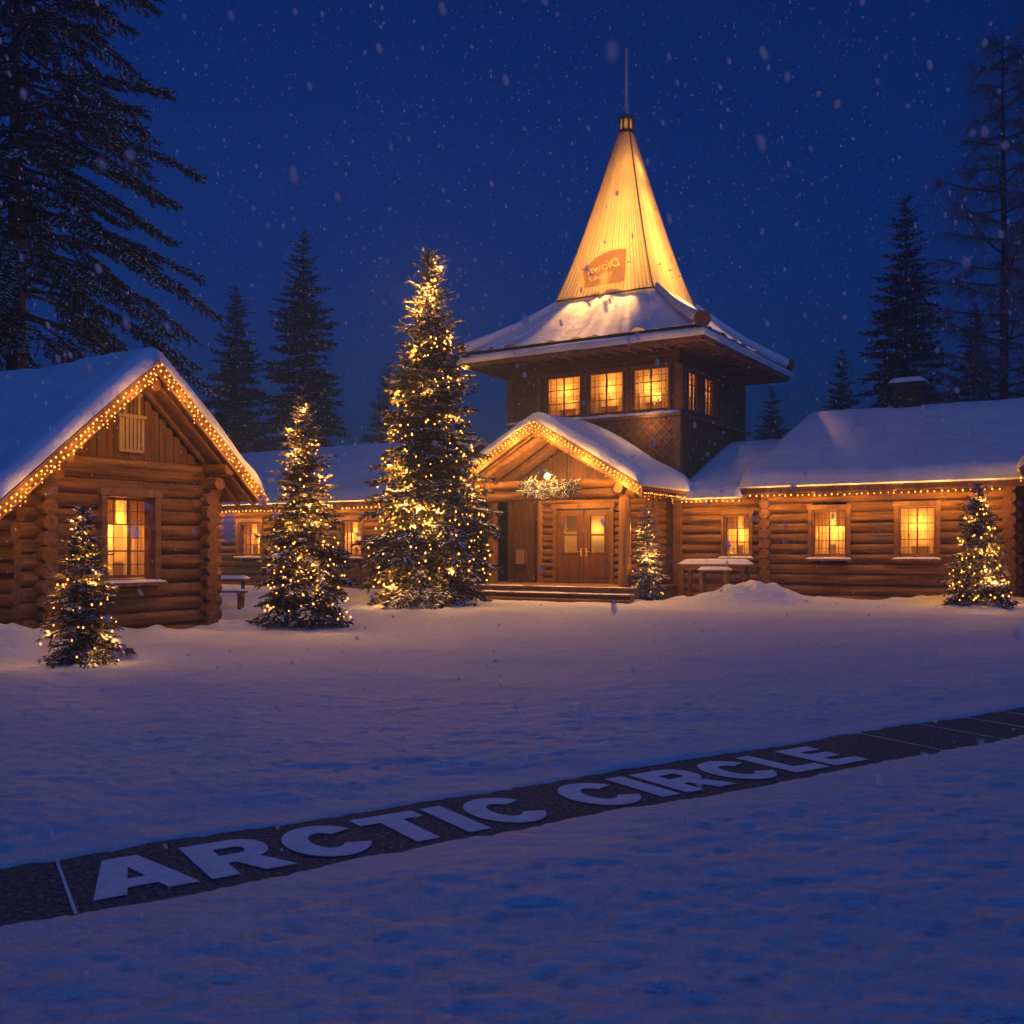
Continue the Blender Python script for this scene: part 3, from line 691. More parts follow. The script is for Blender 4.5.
# the mirrored print on the left-front face
def on_spire(me, x0, z0, rot, lift, mirror=True):
    """bend a flat mesh onto the front face (face 0), mirrored left to right"""
    for v in me.vertices:
        x, y = v.co.x * (-1 if mirror else 1), v.co.y
        x, y = x * math.cos(rot) - y * math.sin(rot), x * math.sin(rot) + y * math.cos(rot)
        X, Z = x + x0, y + z0; t = max(0, (Z - SPZ0) / (SPZ1 - SPZ0)); h = SP0 + (SP1 - SP0) * t ** 0.86
        v.co = (X, -(h + 0.024 + lift), Z)
    return me
patch = [(-0.95, 0.0), (0.78, 0.0), (0.66, 0.98)] + [(0.66 - 1.45 * i / 14, 0.98 + 0.28 * math.sin(math.pi * 0.5 * (i + 6) / 14) - 0.20 - 0.40 * (i / 14) ** 2.2) for i in range(1, 15)]
def text_loops(t, size, shear, offset, x0, z0, rot):
    """outline loops of mirrored writing"""
    cu = bpy.data.curves.new('print_text', 'FONT'); cu.body = t; cu.size = size; cu.shear = shear; cu.offset = offset; cu.align_x = 'CENTER'
    o = bpy.data.objects.new('print_text', cu); C.objects.link(o); dg = bpy.context.evaluated_depsgraph_get(); dg.update()
    cv = o.to_curve(dg); out = []
    for spl in cv.splines:
        bp = spl.bezier_points; lp = []
        for a_, b_ in zip(bp, list(bp[1:]) + [bp[0]]):
            for v in interpolate_bezier(a_.co, a_.handle_right, b_.handle_left, b_.co, 5)[:-1]:
                x_, y_ = -v.x, v.y; lp.append((x0 + x_ * math.cos(rot) - y_ * math.sin(rot), z0 + x_ * math.sin(rot) + y_ * math.cos(rot)))
        out.append(lp)
    o.to_curve_clear(); bpy.data.objects.remove(o); return out
pl = [[(x_ * 1.08 - 0.02, z_ * 1.28 + 10.62) for x_, z_ in patch]]
pl += text_loops('Diown', 0.46, 0.35, 0.010, -0.06, 11.20, R(8)) + text_loops('TUBHUJ', 0.26, 0.0, 0.006, -0.16, 10.86, R(4))
me = on_spire(curve_mesh(pl, 'print_patch'), 0, 0, 0, 0.07, False); me.materials.clear(); me.materials.append(M['print']); link('print_patch', me, sp)
mb = MB()
mb.cyl((0, 0, 16.45), (0, 0, 16.55), 0.33, 0.31, 20); mb.cyl((0, 0, 16.951), (0, 0, 17.05), 0.30, 0.27, 20)
for k in range(8): mb.beam((0.26 * math.cos(k * math.pi / 4), 0.26 * math.sin(k * math.pi / 4), 16.551), (0.25 * math.cos(k * math.pi / 4), 0.25 * math.sin(k * math.pi / 4), 16.949), 0.05, 0.05)
cp = mb.build('spire_cap', M['trim'], sp)
MB().cyl((0, 0, 16.552), (0, 0, 16.948), 0.22, 0.21, 20, False).build('lantern', M['curtain'], sp); lamp('lantern_lamp', sp, (0, 0, 16.75), 1.6, (1.0, 0.5, 0.12), 0.03)
mb = MB().cyl((0, 0, 17.05), (0, 0, 17.6), 0.085, 0.075, 8); mb.cyl((0, 0, 17.6), (0, 0, 19.45), 0.062, 0.045, 8); mb.sphere((0, 0, 19.5), 0.06, 8, 6)
mb.build('mast', M['metal'], sp)
for (z, p) in ((10.95, 400), (12.2, 200), (13.6, 95), (15.0, 28)):
    lamp('spire_lamp', hall, (0.1, -0.1, z), p, (1.0, 0.46, 0.09), 0.12)
for k in range(4):                                                  # small floodlights on the foot of the spire, washing the skirt
    for u in (-0.62, 0.0, 0.62):
        a = k * math.pi / 2; x_, y_ = u * 1.45, -1.70; q = (x_ * math.cos(a) - y_ * math.sin(a), x_ * math.sin(a) + y_ * math.cos(a))
        mb = MB(); mb.box(-0.028, 0.028, -0.025, 0.03, 0, 0.035); mb.beam((0, 0.031, 0.02), (0, 0.14, 0.02), 0.014, 0.014); fx = mb.build('floodlight', M['print'], sp, (q[0], q[1], 11.30), a)
        d = bpy.data.lights.new('flood_lamp', 'SPOT'); d.energy = 640; d.color = (1.0, 0.45, 0.10); d.spot_size = R(48); d.spot_blend = 0.8; d.shadow_soft_size = 0.12
        o = bpy.data.objects.new('flood_lamp', d); C.objects.link(o); o.parent = fx; o.location = (0, -0.04, -0.03); o.rotation_euler = (R(-25), 0, 0)

# porch
PF, PB, PX = -7.0, -T - 0.03, 0.08
PAX, PRISE, PHW = 5.42, 2.10, 3.52
mb = MB(); gable_roof_slab(mb, PHW, PAX, PRISE, PF + 0.04, PB, 0.10, 'y', 0, PX)
pr = mb.build('porch_roof', M['plank'], hall)
sl = math.hypot(PHW, PRISE); nx, nz = PRISE / sl, PHW / sl
mb = MB()
for sg in (-1, 1):
    for (yy, w_, dn) in ((PF, 0.05, 0.02), (PF + 0.3, 0.10, 0.16), (PF + 0.85, 0.12, 0.16), (PF + 2.0, 0.12, 0.16)):
        hgt = 0.30 if yy == PF else 0.16
        p0 = Vector((PX + sg * 0.0, yy, PAX - dn)); p1 = Vector((PX + sg * (PHW + (0.04 if yy == PF else -0.1)), yy, PAX - dn - PRISE * (PHW + (0.04 if yy == PF else -0.1)) / PHW))
        c = [(p0.x, p0.z + 0.03 if yy == PF else p0.z - 0.02), (p1.x, p1.z + 0.03 if yy == PF else p1.z - 0.02), (p1.x, p1.z - hgt), (p0.x, p0.z - hgt)]
        if sg > 0: c = c[::-1]
        mb.prism(c, yy - w_ / 2 + (0.001 if sg > 0 else 0), yy + w_ / 2, 'y')
mb.build('barge_board', M['plank'], pr)
gable_snow(PHW + 0.03, PAX + 0.006, PRISE * (PHW + 0.03) / PHW, PF - 0.04, PB - 0.005, 0.36, 'y', PX, 3).build('porch_snow', M['snow'], pr)
mb = MB()
for x_, y_ in ((2.85, -6.5), (-2.68, -6.5), (-3.28, -4.1)):
    mb.cyl((x_, y_, 0.43), (x_, y_, 3.15), 0.19, 0.17, 16, True, 0, 1, 4, 0.02, rng)
    o = mb.build('porch_post', [M['log_z'], M['log_end']], hall); mb = MB()
mb = MB()
for k, z in enumerate((3.16, 3.46)):
    mb.cyl((-3.1, -6.5 + 0.01 * k, z), (3.22, -6.5 + 0.01 * k, z), 0.17, 0.165, 14, True, 0, 1, 7, 0.03, rng)
mb.build('tie_beam', [M['log_x'], M['log_end']], hall)
for x_ in (-2.68, 2.85):
    for k, z in enumerate((3.30, 3.56)): MB().cyl((x_, -6.95, z - 0.02), (x_, -3.4, z - 0.02), 0.145, 0.145, 12, True, 0, 1, 4, 0.03, rng).build('roof_purlin', [M['log_y'], M['log_end']], hall)
for sg in (-1, 1):
    MB().cyl((PX + sg * 2.5, -6.47, 3.62), (PX + sg * 0.03, -6.47, 4.98), 0.12, 0.11, 12, True, 0, 1, 3, 0.03, rng).build('roof_truss', [M['log_y'], M['log_end']], hall)
MB().cyl((PX, -6.9, 5.02), (PX, -3.4, 5.02), 0.13, 0.13, 12, True, 0, 1).build('roof_purlin', [M['log_y'], M['log_end']], hall)
# vestibule wall with the doors
YV = -4.0
mb = MB(); log_wall(mb, -1.32, 2.72, 0.36, 3.5, 0.125, 'x', YV, [(-0.90, 1.32, 0.0, 2.98)]); mb.build('vestibule_wall', [M['log_x'], M['log_end']], hall)
mb = MB(); log_ends(mb, 2.6, YV - 0.22, -T - 0.02, 0.36, 3.5, 0.125, 'y', 0, 1, 0.11); mb.build('vestibule_side', [M['log_y'], M['log_end']], hall)
mb = MB()
x_ = -2.72
while x_ < -1.5: mb.box(x_, min(x_ + 0.165, -1.48), YV - 0.02, YV + 0.05, 0.36, 3.5); x_ += 0.172
x_ = -2.9
while x_ < 3.0:
    zt = PAX - 0.14 - PRISE / PHW * max(abs(x_ - PX), abs(x_ + 0.16 - PX)) - 0.02
    if zt > 3.53: mb.box(x_, x_ + 0.155, YV - 0.04, YV + 0.04, 3.52, zt)
    x_ += 0.163
mb.build('boarding', M['board'], hall)
mb = MB(); mb.cyl((-1.42, YV - 0.05, 0.40), (-1.42, YV - 0.05, 3.5), 0.12, 0.12, 14, True, 0, 1, 4, 0.02, rng); mb.build('wall_post', [M['log_z'], M['log_end']], hall)
# doors
mb = MB(); mb.box(-0.90, -0.78, YV - 0.15, YV + 0.12, 0.43, 2.84); mb.box(1.20, 1.32, YV - 0.15, YV + 0.12, 0.43, 2.84); mb.box(-0.95, 1.37, YV - 0.17, YV + 0.12, 2.842, 3.0)
mb.build('door_frame', M['trim'], hall)
for sg, xc in ((-1, -0.285), (1, 0.705)):
    mb = MB(); w2 = 0.485; y0, y1 = YV - 0.06, YV + 0.0; z0, z1 = 0.45, 2.83
    gx0, gx1, gz0, gz1 = -0.25, 0.25, 1.42, 2.60
    panel(mb, -w2, w2, z0, z1, -0.03, 0.03, [(gx0, gx1, gz0, gz1)])
    mb.box(-0.33, 0.33, -0.045, -0.031, 0.60, 1.22)
    for k in range(5): mb.box(-0.30 + k * 0.124, -0.30 + k * 0.124 + 0.108, -0.056, -0.046, 0.64, 1.18)
    for (a, b, c_, d) in ((gx0 - 0.06, gx0, gz0 - 0.06, gz1 + 0.06), (gx1, gx1 + 0.06, gz0 - 0.06, gz1 + 0.06), (gx0, gx1, gz0 - 0.06, gz0), (gx0, gx1, gz1, gz1 + 0.06), (gx0, gx1, 1.96, 2.02)):
        mb.box(a, b, -0.05, -0.0305, c_, d)
    d = mb.build('door', M['door'], hall, (xc, YV - 0.03, 0))
    MB().box(gx0 - 0.02, gx1 + 0.02, 0.004, 0.010, gz0 - 0.02, gz1 + 0.02).build('pane', M['glass'], d)
    hb = MB(); hx = -sg * 0.40; hb.box(hx - 0.02, hx + 0.02, -0.04, -0.0305, 1.30, 1.56); hb.cyl((hx, -0.06, 1.44), (hx + sg * 0.13, -0.06, 1.44), 0.012, 0.012, 8); hb.cyl((hx, -0.03, 1.44), (hx, -0.06, 1.44), 0.012, 0.012, 8)
    hb.build('handle', M['metal'], d)
mb = MB(); x0, x1, z0, z1, d0, d1 = -0.85, 1.27, 0.44, 2.9, YV + 0.12, YV + 0.75
for q in ([(x0, d1, z0), (x1, d1, z0), (x1, d1, z1), (x0, d1, z1)], [(x0, d0, z0), (x0, d1, z0), (x0, d1, z1), (x0, d0, z1)], [(x1, d0, z0), (x1, d1, z0), (x1, d1, z1), (x1, d0, z1)], [(x0, d0, z1), (x1, d0, z1), (x1, d1, z1), (x0, d1, z1)]): mb.add(q, [(0, 1, 2, 3)])
for x_ in (-0.3, 0.75): mb.box(x_ - 0.16, x_ + 0.16, d1 - 0.12, d1 - 0.02, 1.15, 1.9)
mb.build('lobby', M['plaster'], hall); lamp('lobby_lamp', hall, (0.3, YV + 0.45, 2.2), 20, (1.0, 0.49, 0.11), 0.05)
# deck and steps
mb = MB()
for k in range(18):
    y_ = -7.15 + k * 0.185; mb.box(-3.4, 3.4, y_, y_ + 0.178, 0.36, 0.425)
mb.box(-3.38, 3.38, -7.12, -3.9, 0.05, 0.357)
mb.build('deck', M['plank'], hall)
mb = MB()
mb.box(-3.3, 3.5, -7.52, -7.18, 0.185, 0.25); mb.box(-3.28, 3.48, -7.48, -7.18, -0.05, 0.183); mb.box(-3.3, 3.6, -7.86, -7.535, 0.05, 0.105); mb.box(-3.28, 3.58, -7.82, -7.535, -0.1, 0.048)
stp = mb.build('step', M['plank'], hall)
mb = MB(); n = 90
for (ya, yb, zb, amp) in ((-7.60, -7.42, 0.252, 0.05), (-7.30, -7.19, 0.252, 0.03), (-7.20, -7.02, 0.428, 0.035)):
    pts = [(-3.3 + 6.8 * i / (n - 1), ya + (yb - ya) * j / 4, zb - 0.004 + amp * max(0, (0.35 + 1.5 * float(vnoise(np.array([i * 0.16 + ya * 9]), np.array([j * 0.4]))[0]))) * (1 if 0 < j < 4 else 0)) for j in range(5) for i in range(n)]
    mb.grid(pts, n, 5)
mb.build('step_snow', M['snow'], stp)

# link section right of the tower
def wing_wall(mbx, mby, x0, x1, yw, ztop, r, openings, ends, depth):
    log_wall(mbx, x0, x1, -0.12, ztop, r, 'x', yw, openings)
    for ex, poke in ends: log_ends(mby, ex, yw - poke, yw + 0.6, -0.12, ztop, r, 'y', 0, 1, r * 0.94)
YW = -2.95; LR = 0.16
mbx, mby = MB(), MB()
wing_wall(mbx, mby, 3.2, 5.75, YW, 3.2, LR, [(4.60, 5.42, 1.32, 2.58)], [], 8)
mbx.build('link_wall', [M['log_x'], M['log_end']], hall)
window(hall, 5.01, YW, 1.32, 0.82, 1.26, 0, 2, 3, 4.6, 0.19, 0.09, True, True, 'sides', 3)
RY = 1.4
mb = MB(); gable_roof_slab(mb, RY + 3.60, 5.10, 2.03, 3.19, 6.1, 0.10, 'x', 0, RY)
lr = mb.build('link_roof', M['plank'], hall)
gable_snow(RY + 3.64, 5.106, 2.05, 3.16, 6.12, 0.30, 'x', RY, 5, 0.2, 0, None, 0.5).build('link_snow', M['snow'], lr)
for me in (lr.data, lr.children[0].data):                            # its right end runs up under the leaning verge of the wing
    for v in me.vertices:
        if v.co.x > 4.4: v.co.x += min(1, (v.co.x - 4.4) / 1.7) * (-0.78 + 0.85 * min(1, max(0, (v.co.y - RY + 5.0) / 5.0)))

# ------------------------------------------------------------------ log wings
def wing(name, label, x0, x1, wins, ridge, eave_z, corner_ends, seed, snow_th=0.36, hw_=4.95, skew=False):
    o = thing(name, label, 'building', HW(x0, YW, 0), HA)
    ox, oy = x0, YW
    b = bpy.data.objects
    mbx, mby = MB(), MB()
    log_wall(mbx, 0, x1 - x0, -0.12, eave_z + 0.12, LR, 'x', 0, [(w[0] - x0 - w[2] / 2, w[0] - x0 + w[2] / 2, w[1], w[1] + w[3]) for w in wins])
    mbx.build('front_wall', [M['log_x'], M['log_end']], o)
    mbx = MB(); log_wall(mbx, 0, x1 - x0, -0.12, eave_z + 0.12, LR, 'x', 2 * (RY - YW)); mbx.build('rear_wall', [M['log_x'], M['log_end']], o)
    for ex in corner_ends:
        mby = MB(); log_ends(mby, ex - x0, -0.30, 0.5, -0.12, eave_z + 0.1, LR, 'y', 0, 1, LR * 0.94); mby.build('corner_log', [M['log_y'], M['log_end']], o)
    for gx_ in (0.02, x1 - x0 - 0.02):
        mg = MB()
        log_wall(mg, 0.1, 2 * (RY - YW) - 0.1, -0.12, eave_z + 0.1, LR, 'y', gx_)
        zz = eave_z + 0.1
        sl = (ridge - eave_z) / hw_
        mg.prism([(0.0, zz), (RY - YW, ridge - 0.25), (2 * (RY - YW), zz)], gx_ - 0.05, gx_ + 0.05, 'x')
        mg.build('gable_wall', [M['log_y'], M['log_end']], o)
    for i, w in enumerate(wins):
        window(o, w[0] - x0, 0, w[1], w[2], w[3], 0, 2, 3, w[4], 0.20, 0.12, True, True, w[5], seed * 10 + i)
    mb = MB(); ra, rb = -0.20, x1 - x0 + 0.35
    gable_roof_slab(mb, hw_, ridge, ridge - eave_z, ra, rb, 0.11, 'x', 0, RY - YW)
    for k in range(int((rb - ra) / 0.75)): mb.beam((ra + 0.3 + k * 0.75, RY - YW - hw_ + 0.05, eave_z - 0.16), (ra + 0.3 + k * 0.75, 0.3, eave_z - 0.16 + (ridge - eave_z) / hw_ * (hw_ - (RY - YW) + 0.25)), 0.09, 0.12)
    mb.box(ra, rb, RY - YW - hw_ - 0.03, RY - YW - hw_ + 0.012, eave_z - 0.19, eave_z + 0.02)
    rf = mb.build('roof', M['plank'], o)
    sn_ = gable_snow(hw_ + 0.03, ridge + 0.006, (ridge - eave_z) * (hw_ + 0.03) / hw_, ra - 0.04, rb + 0.04, snow_th, 'x', RY - YW, seed, 0.20, 0, None, 0.4).build('roof_snow', M['snow'], rf)
    if skew:                                                        # the verge leans inwards towards the ridge
        e0 = RY - YW - hw_
        for me in (rf.data, sn_.data):
            for v in me.vertices:
                if v.co.x < 1.6: v.co.x += min(1, (1.6 - v.co.x) / 1.8) * (-0.42 + 0.85 * min(1, max(0, (v.co.y - e0) / hw_)))
    return o, rf
right, rrf = wing('log_wing', 'long log wing with two lit windows and a chimney on its snowy roof', 5.85, 12.7,
                  [(7.80, 1.33, 0.98, 1.33, 5.5, 'sides'), (10.22, 1.34, 0.98, 1.37, 4.6, 'net')], 5.92, 3.36, [5.9, 12.55], 6, 0.36, 4.95, True)
# chimney on the ridge
mb = MB(); cx, cy = 9.2 - 5.85, RY - YW
k = 0
for z in np.arange(5.3, 6.75, 0.12):
    e = rng.uniform(-0.012, 0.012); mb.box(cx - 0.42 + e, cx + 0.42 + e, cy - 0.40 + e, cy + 0.40 + e, z, z + 0.112)
mb.box(cx - 0.54, cx + 0.54, cy - 0.52, cy + 0.52, 6.75, 6.86)
ch = mb.build('chimney', M['brick'], rrf)
mb = MB(); pts = []; n = 17
for j in range(n):
    for i in range(n):
        u, v = -1 + 2 * i / (n - 1), -1 + 2 * j / (n - 1); e = max(abs(u), abs(v))
        pts.append((cx + u * 0.55, cy + v * 0.53, 6.864 + 0.20 * math.sqrt(max(0, 1 - e ** 3)) + 0.0))
mb.grid(pts, n, n); mb.build('chimney_snow', M['snow'], ch)

left, lrf = wing('log_wing', 'low log wing behind the lit spruces with two small lit windows', -22.5, -7.8,
                 [(-16.1, 1.28, 1.32, 1.36, 5.5, 'sides'), (-10.55, 1.28, 1.10, 1.36, 5.5, 'sides')], 5.95, 3.36, [-22.3, -13.6, -8.0], 7)

# gabled block at the right edge of the yard, its side wall facing the camera
gb = thing('log_block', 'gabled log block cut off by the right edge beside the long wing', 'building', HW(13.62, -4.3, 0), HA)
mb = MB(); log_wall(mb, 0.0, 4.6, -0.12, 3.4, LR, 'x', 0); mb.build('front_wall', [M['log_x'], M['log_end']], gb)
mb = MB(); log_wall(mb, -0.3, 8.0, -0.12, 3.4, LR, 'y', 0.0, (), 0, 1, LR * 0.94); mb.build('side_wall', [M['log_y'], M['log_end']], gb); mb = MB(); log_wall(mb, -0.3, 8.0, -0.12, 3.4, LR, 'y', 4.5, (), 0, 1, LR * 0.94); mb.build('side_wall', [M['log_y'], M['log_end']], gb)
mb = MB(); gable_roof_slab(mb, 2.95, 5.6, 2.1, -0.7, 8.0, 0.11, 'y', 0, 2.3); mb.prism([(0, 3.4), (4.6, 3.4), (2.3, 5.35)], -0.06, 0.06, 'y'); grf = mb.build('roof', M['plank'], gb)
gable_snow(2.98, 5.606, 2.12, -0.74, 8.04, 0.34, 'y', 2.3, 11).build('roof_snow', M['snow'], grf)

# ------------------------------------------------------------------ the small cabin at left
CC = (-6.66, 17.3); CA = R(57.5)
def CW(x, y, z): return (CC[0] + x * math.cos(CA) - y * math.sin(CA), CC[1] + x * math.sin(CA) + y * math.cos(CA), z)
cab = thing('log_cabin', 'small log cabin with a steep snowy gable roof and one big lit window', 'building', (CC[0], CC[1], 0), CA)
CR = 0.135; CD = 7.5
mb = MB(); log_wall(mb, -1.62, 1.62, -0.1, 2.92, CR, 'x', 0, [(-0.50, 0.46, 1.02, 2.40)], 0, 1, 0, 0.0, 0.0)
log_ends(mb, 0.0, -1.98, -1.3, -0.1, 2.92, CR, 'x'); log_ends(mb, 0.0, 1.3, 1.98, -0.1, 2.92, CR, 'x')
mb.build('front_wall', [M['log_x'], M['log_end']], cab)
mb = MB(); log_wall(mb, -1.62, 1.62, -0.1, 2.92, CR, 'x', CD); mb.build('rear_wall', [M['log_x'], M['log_end']], cab)
for sx in (-1.62, 1.62): mb = MB(); log_wall(mb, -0.30, CD, -0.1, 2.85, CR, 'y', sx, (), 0, 1, CR * 0.94); mb.build('side_wall', [M['log_y'], M['log_end']], cab)
CAX, CHW, CRISE = 4.70, 2.40, 2.18
csl = CRISE / CHW
mb = MB(); x_ = -1.70; k = 0
while x_ < 1.70:
    zt = CAX - 0.13 - csl * max(abs(x_), abs(x_ + 0.15)) - 0.02
    if zt > 2.98 and not (-0.20 < x_ + 0.075 < 0.24): mb.box(x_, x_ + 0.150, -0.03 - 0.012 * (k % 2), 0.06, 2.96, zt)
    elif zt > 2.98: mb.box(x_, x_ + 0.150, -0.03 - 0.012 * (k % 2), 0.06, 2.96, 3.28); mb.box(x_, x_ + 0.150, -0.03 - 0.012 * (k % 2), 0.06, 4.05, max(4.06, zt))
    x_ += 0.156; k += 1
mb.build('gable_boarding', M['board'], cab)
mb = MB(); mb.cyl((-1.85, -0.04, 2.93), (1.85, -0.04, 2.93), 0.145, 0.14, 14, True, 0, 1, 5, 0.03, rng); mb.build('tie_log', [M['log_x'], M['log_end']], cab)
window(cab, -0.02, 0, 1.02, 0.96, 1.38, 0, 2, 3, 6.5, 0.17, 0.11, True, True, 'sides', 41)
for (zb_, w_, h_, ns_) in ((3.28, 0.40, 0.46, 5), (3.86, 0.24, 0.26, 3)):   # slatted vents in the gable
    mb = MB(); a_ = w_ / 2
    mb.box(-a_ - 0.05, -a_, -0.09, 0.06, -0.04, h_ + 0.04); mb.box(a_, a_ + 0.05, -0.09, 0.06, -0.04, h_ + 0.04); mb.box(-a_ - 0.08, a_ + 0.08, -0.115, 0.06, h_ + 0.042, h_ + 0.10); mb.box(-a_ - 0.05, a_ + 0.05, -0.088, 0.06, -0.09, -0.042)
    vf = mb.build('gable_vent', M['sign'], cab, (0.03, -0.01, zb_))
    mb = MB()
    for k in range(ns_): x_ = -a_ + w_ * (k + 0.5) / ns_; mb.box(x_ - w_ / ns_ * 0.32, x_ + w_ / ns_ * 0.32, -0.065, -0.03, -0.038, h_ + 0.038)
    mb.box(-a_ + 0.001, a_ - 0.001, -0.028, 0.0, -0.038, h_ + 0.038); mb.build('slats', M['sign'] if ns_ == 5 else M['trim'], vf)
mb = MB(); CHL = 2.78; gable_roof_slab(mb, CHW, CAX, CRISE, -0.80, CD + 0.6, 0.09, 'y', 0, 0.0, CHL)
crf = mb.build('roof', M['plank'], cab)
mb = MB()
for sg in (-1, 1):
    for (yy, w_, dn, hgt) in ((-0.83, 0.05, -0.0, 0.25), (-0.60, 0.09, 0.10, 0.14), (-0.18, 0.10, 0.10, 0.14)):
        ch_ = (CHL if sg < 0 else CHW) + (0.03 if dn == 0 else -0.05); p0 = (0.0, CAX - dn); p1 = (sg * ch_, CAX - dn - csl * ch_)
        c = [(p0[0], p0[1] + (0.02 if dn == 0 else -0.0)), (p1[0], p1[1] + (0.02 if dn == 0 else -0.0)), (p1[0], p1[1] - hgt), (p0[0], p0[1] - hgt)]
        if sg > 0: c = c[::-1]
        mb.prism(c, yy - w_ / 2 + (0.001 if sg > 0 else 0), yy + w_ / 2, 'y')
mb.build('barge_board', M['plank'], crf)
mb = MB()
for (px_, pz_) in ((0, 4.30), (-1.62, 2.98), (1.62, 2.98), (-1.62, 2.72), (1.62, 2.72)):
    MB().cyl((px_, -0.76 if pz_ != 2.72 else -0.5, pz_), (px_, 0.3, pz_), 0.115, 0.115, 12, True, 0, 1).build('roof_purlin', [M['log_y'], M['log_end']], cab)
gable_snow(CHW + 0.03, CAX + 0.006, CRISE * (CHW + 0.03) / CHW, -0.86, CD + 0.64, 0.30, 'y', 0, 9, 0.22, 0, CHL + 0.03).build('roof_snow', M['snow'], crf)

# ------------------------------------------------------------------ furniture and small things
def snow_pad(mb, x0, x1, y0, y1, z, th, seed, n=24, m=9):
    pts = []
    for j in range(m):
        for i in range(n):
            u, v = i / (n - 1), j / (m - 1); e = min(1, min(u, 1 - u) / 0.09) ; f_ = min(1, min(v, 1 - v) / 0.22)
            pts.append((x0 + u * (x1 - x0), y0 + v * (y1 - y0), z + th * math.sqrt(e * f_) * (1 + 0.7 * float(vnoise(np.array([u * 4 + seed]), np.array([v * 2]))[0]))))
    mb.grid(pts, n, m); return mb
tb = thing('tall_table', 'tall snow-topped wooden table against the wall right of the porch', 'table', HW(4.75, -4.25, gz(*HW(4.75, -4.25, 0)[:2])), HA)
mb = MB()
for k in range(4): mb.box(-1.05, 1.05, -0.38 + k * 0.192, -0.38 + k * 0.192 + 0.184, 1.02, 1.07)
mb.build('table_top', M['plank'], tb)
for sx in (-0.92, 0.92):
    for sy in (-0.3, 0.3): MB().box(sx - 0.05, sx + 0.05, sy - 0.05, sy + 0.05, -0.1, 1.019).build('leg', M['trim'], tb)
mb = MB(); mb.box(-0.87, 0.87, -0.33, -0.28, 0.90, 1.0); mb.box(-0.87, 0.87, 0.28, 0.33, 0.25, 0.32); mb.build('rail', M['trim'], tb)
snow_pad(MB(), -1.06, 1.06, -0.39, 0.39, 1.071, 0.14, 4).build('snow_cap', M['snow'], tb)
bn = thing('small_bench', 'small snow-topped bench standing before the tall table beside the porch', 'bench', HW(5.02, -5.0, gz(*HW(5.02, -5.0, 0)[:2])), HA)
MB().box(-0.46, 0.46, -0.17, 0.17, 0.84, 0.89).build('seat', M['plank'], bn)
for sx in (-0.38, 0.34):
    MB().box(sx - 0.05, sx + 0.05, -0.13, 0.13, -0.05, 0.839).build('leg', M['trim'], bn)
MB().box(-0.33, 0.29, -0.03, 0.03, 0.30, 0.38).build('stretcher', M['trim'], bn)
snow_pad(MB(), -0.47, 0.47, -0.18, 0.18, 0.891, 0.08, 6).build('snow_cap', M['snow'], bn)
pt = thing('picnic_table', 'wooden picnic table with one bench peeking out behind the small cabin corner', 'table', (-7.3, 25.4, gz(-7.3, 25.4)), R(8))
mb = MB()
for k in range(4): mb.box(-0.9, 0.55, 0.05 + k * 0.18, 0.05 + k * 0.18 + 0.172, 0.70, 0.745)
mb.build('table_top', M['plank'], pt)
mb = MB(); mb.box(-0.9, 0.62, -0.62, -0.46, 0.42, 0.465); mb.box(-0.9, 0.62, -0.45, -0.29, 0.42, 0.465); mb.build('seat', M['plank'], pt)
for sx in (-0.7, 0.42):
    mb = MB(); mb.box(sx - 0.05, sx + 0.05, -0.60, -0.30, 0.36, 0.419); mb.beam((sx, -0.5, -0.05), (sx, -0.42, 0.36), 0.09, 0.07); mb.beam((sx + 0.0, 0.15, -0.05), (sx, 0.3, 0.70), 0.09, 0.07); mb.box(sx - 0.045, sx + 0.045, -0.3, 0.3, 0.30, 0.36); mb.build('leg', M['trim'], pt)
mb = MB(); snow_pad(mb, -0.9, 0.56, 0.04, 0.78, 0.746, 0.07, 2); snow_pad(mb, -0.9, 0.62, -0.62, -0.28, 0.466, 0.035, 3); mb.build('snow_cap', M['snow'], pt)
nb = thing('notice_box', 'small pale notice box fixed to dark boards left of the doors', 'sign', HW(-2.15, YV - 0.10, 0), HA)
MB().box(-0.16, 0.16, -0.05, 0.05, 1.02, 1.52).build('panel', M['sign'], nb)
mb = MB(); mb.box(-0.19, 0.19, -0.07, 0.07, 1.523, 1.56); mb.box(-0.19, -0.162, -0.06, 0.06, 1.0, 1.52); mb.box(0.162, 0.19, -0.06, 0.06, 1.0, 1.52); mb.build('frame', M['trim'], nb)
# garland over the porch entrance and its lamp
gl = thing('door_garland', 'snowy twig garland hung across the porch beam', 'garland', HW(0.45, -6.74, 3.36), HA)
rg = np.random.RandomState(12); V = []; Fq = []; Vs = []; Fs = []
for i in range(1500):
    u = rg.uniform(-1, 1); c = np.array([u * 0.98, rg.uniform(-0.10, 0.06), (0.05 + 0.16 * rg.randn() * (1 - 0.4 * abs(u))) - 0.10 * (1 - u * u)])
    d = rg.randn(3); d[0] *= 1.6; d /= np.linalg.norm(d); L = rg.uniform(0.07, 0.26); a = np.cross(d, rg.randn(3)); a /= np.linalg.norm(a); a *= 0.010
    q = [c - a, c + a, c + d * L + a * 0.3, c + d * L - a * 0.3]
    if rg.rand() < 0.75: Fq.append([len(V) + k for k in range(4)]); V += q
    else: Fs.append([len(Vs) + k for k in range(4)]); Vs += [x + np.array([0, -0.004, 0.012]) for x in q]
link('twigs', np_mesh('twigs', V, Fq, M['bark']), gl); link('snow', np_mesh('snow', Vs, Fs, M['snow_tree']), gl)
lm = thing('porch_lamp', 'bright round lamp hanging above the garland under the porch gable', 'lamp', HW(0.42, -6.78, 3.72), HA)
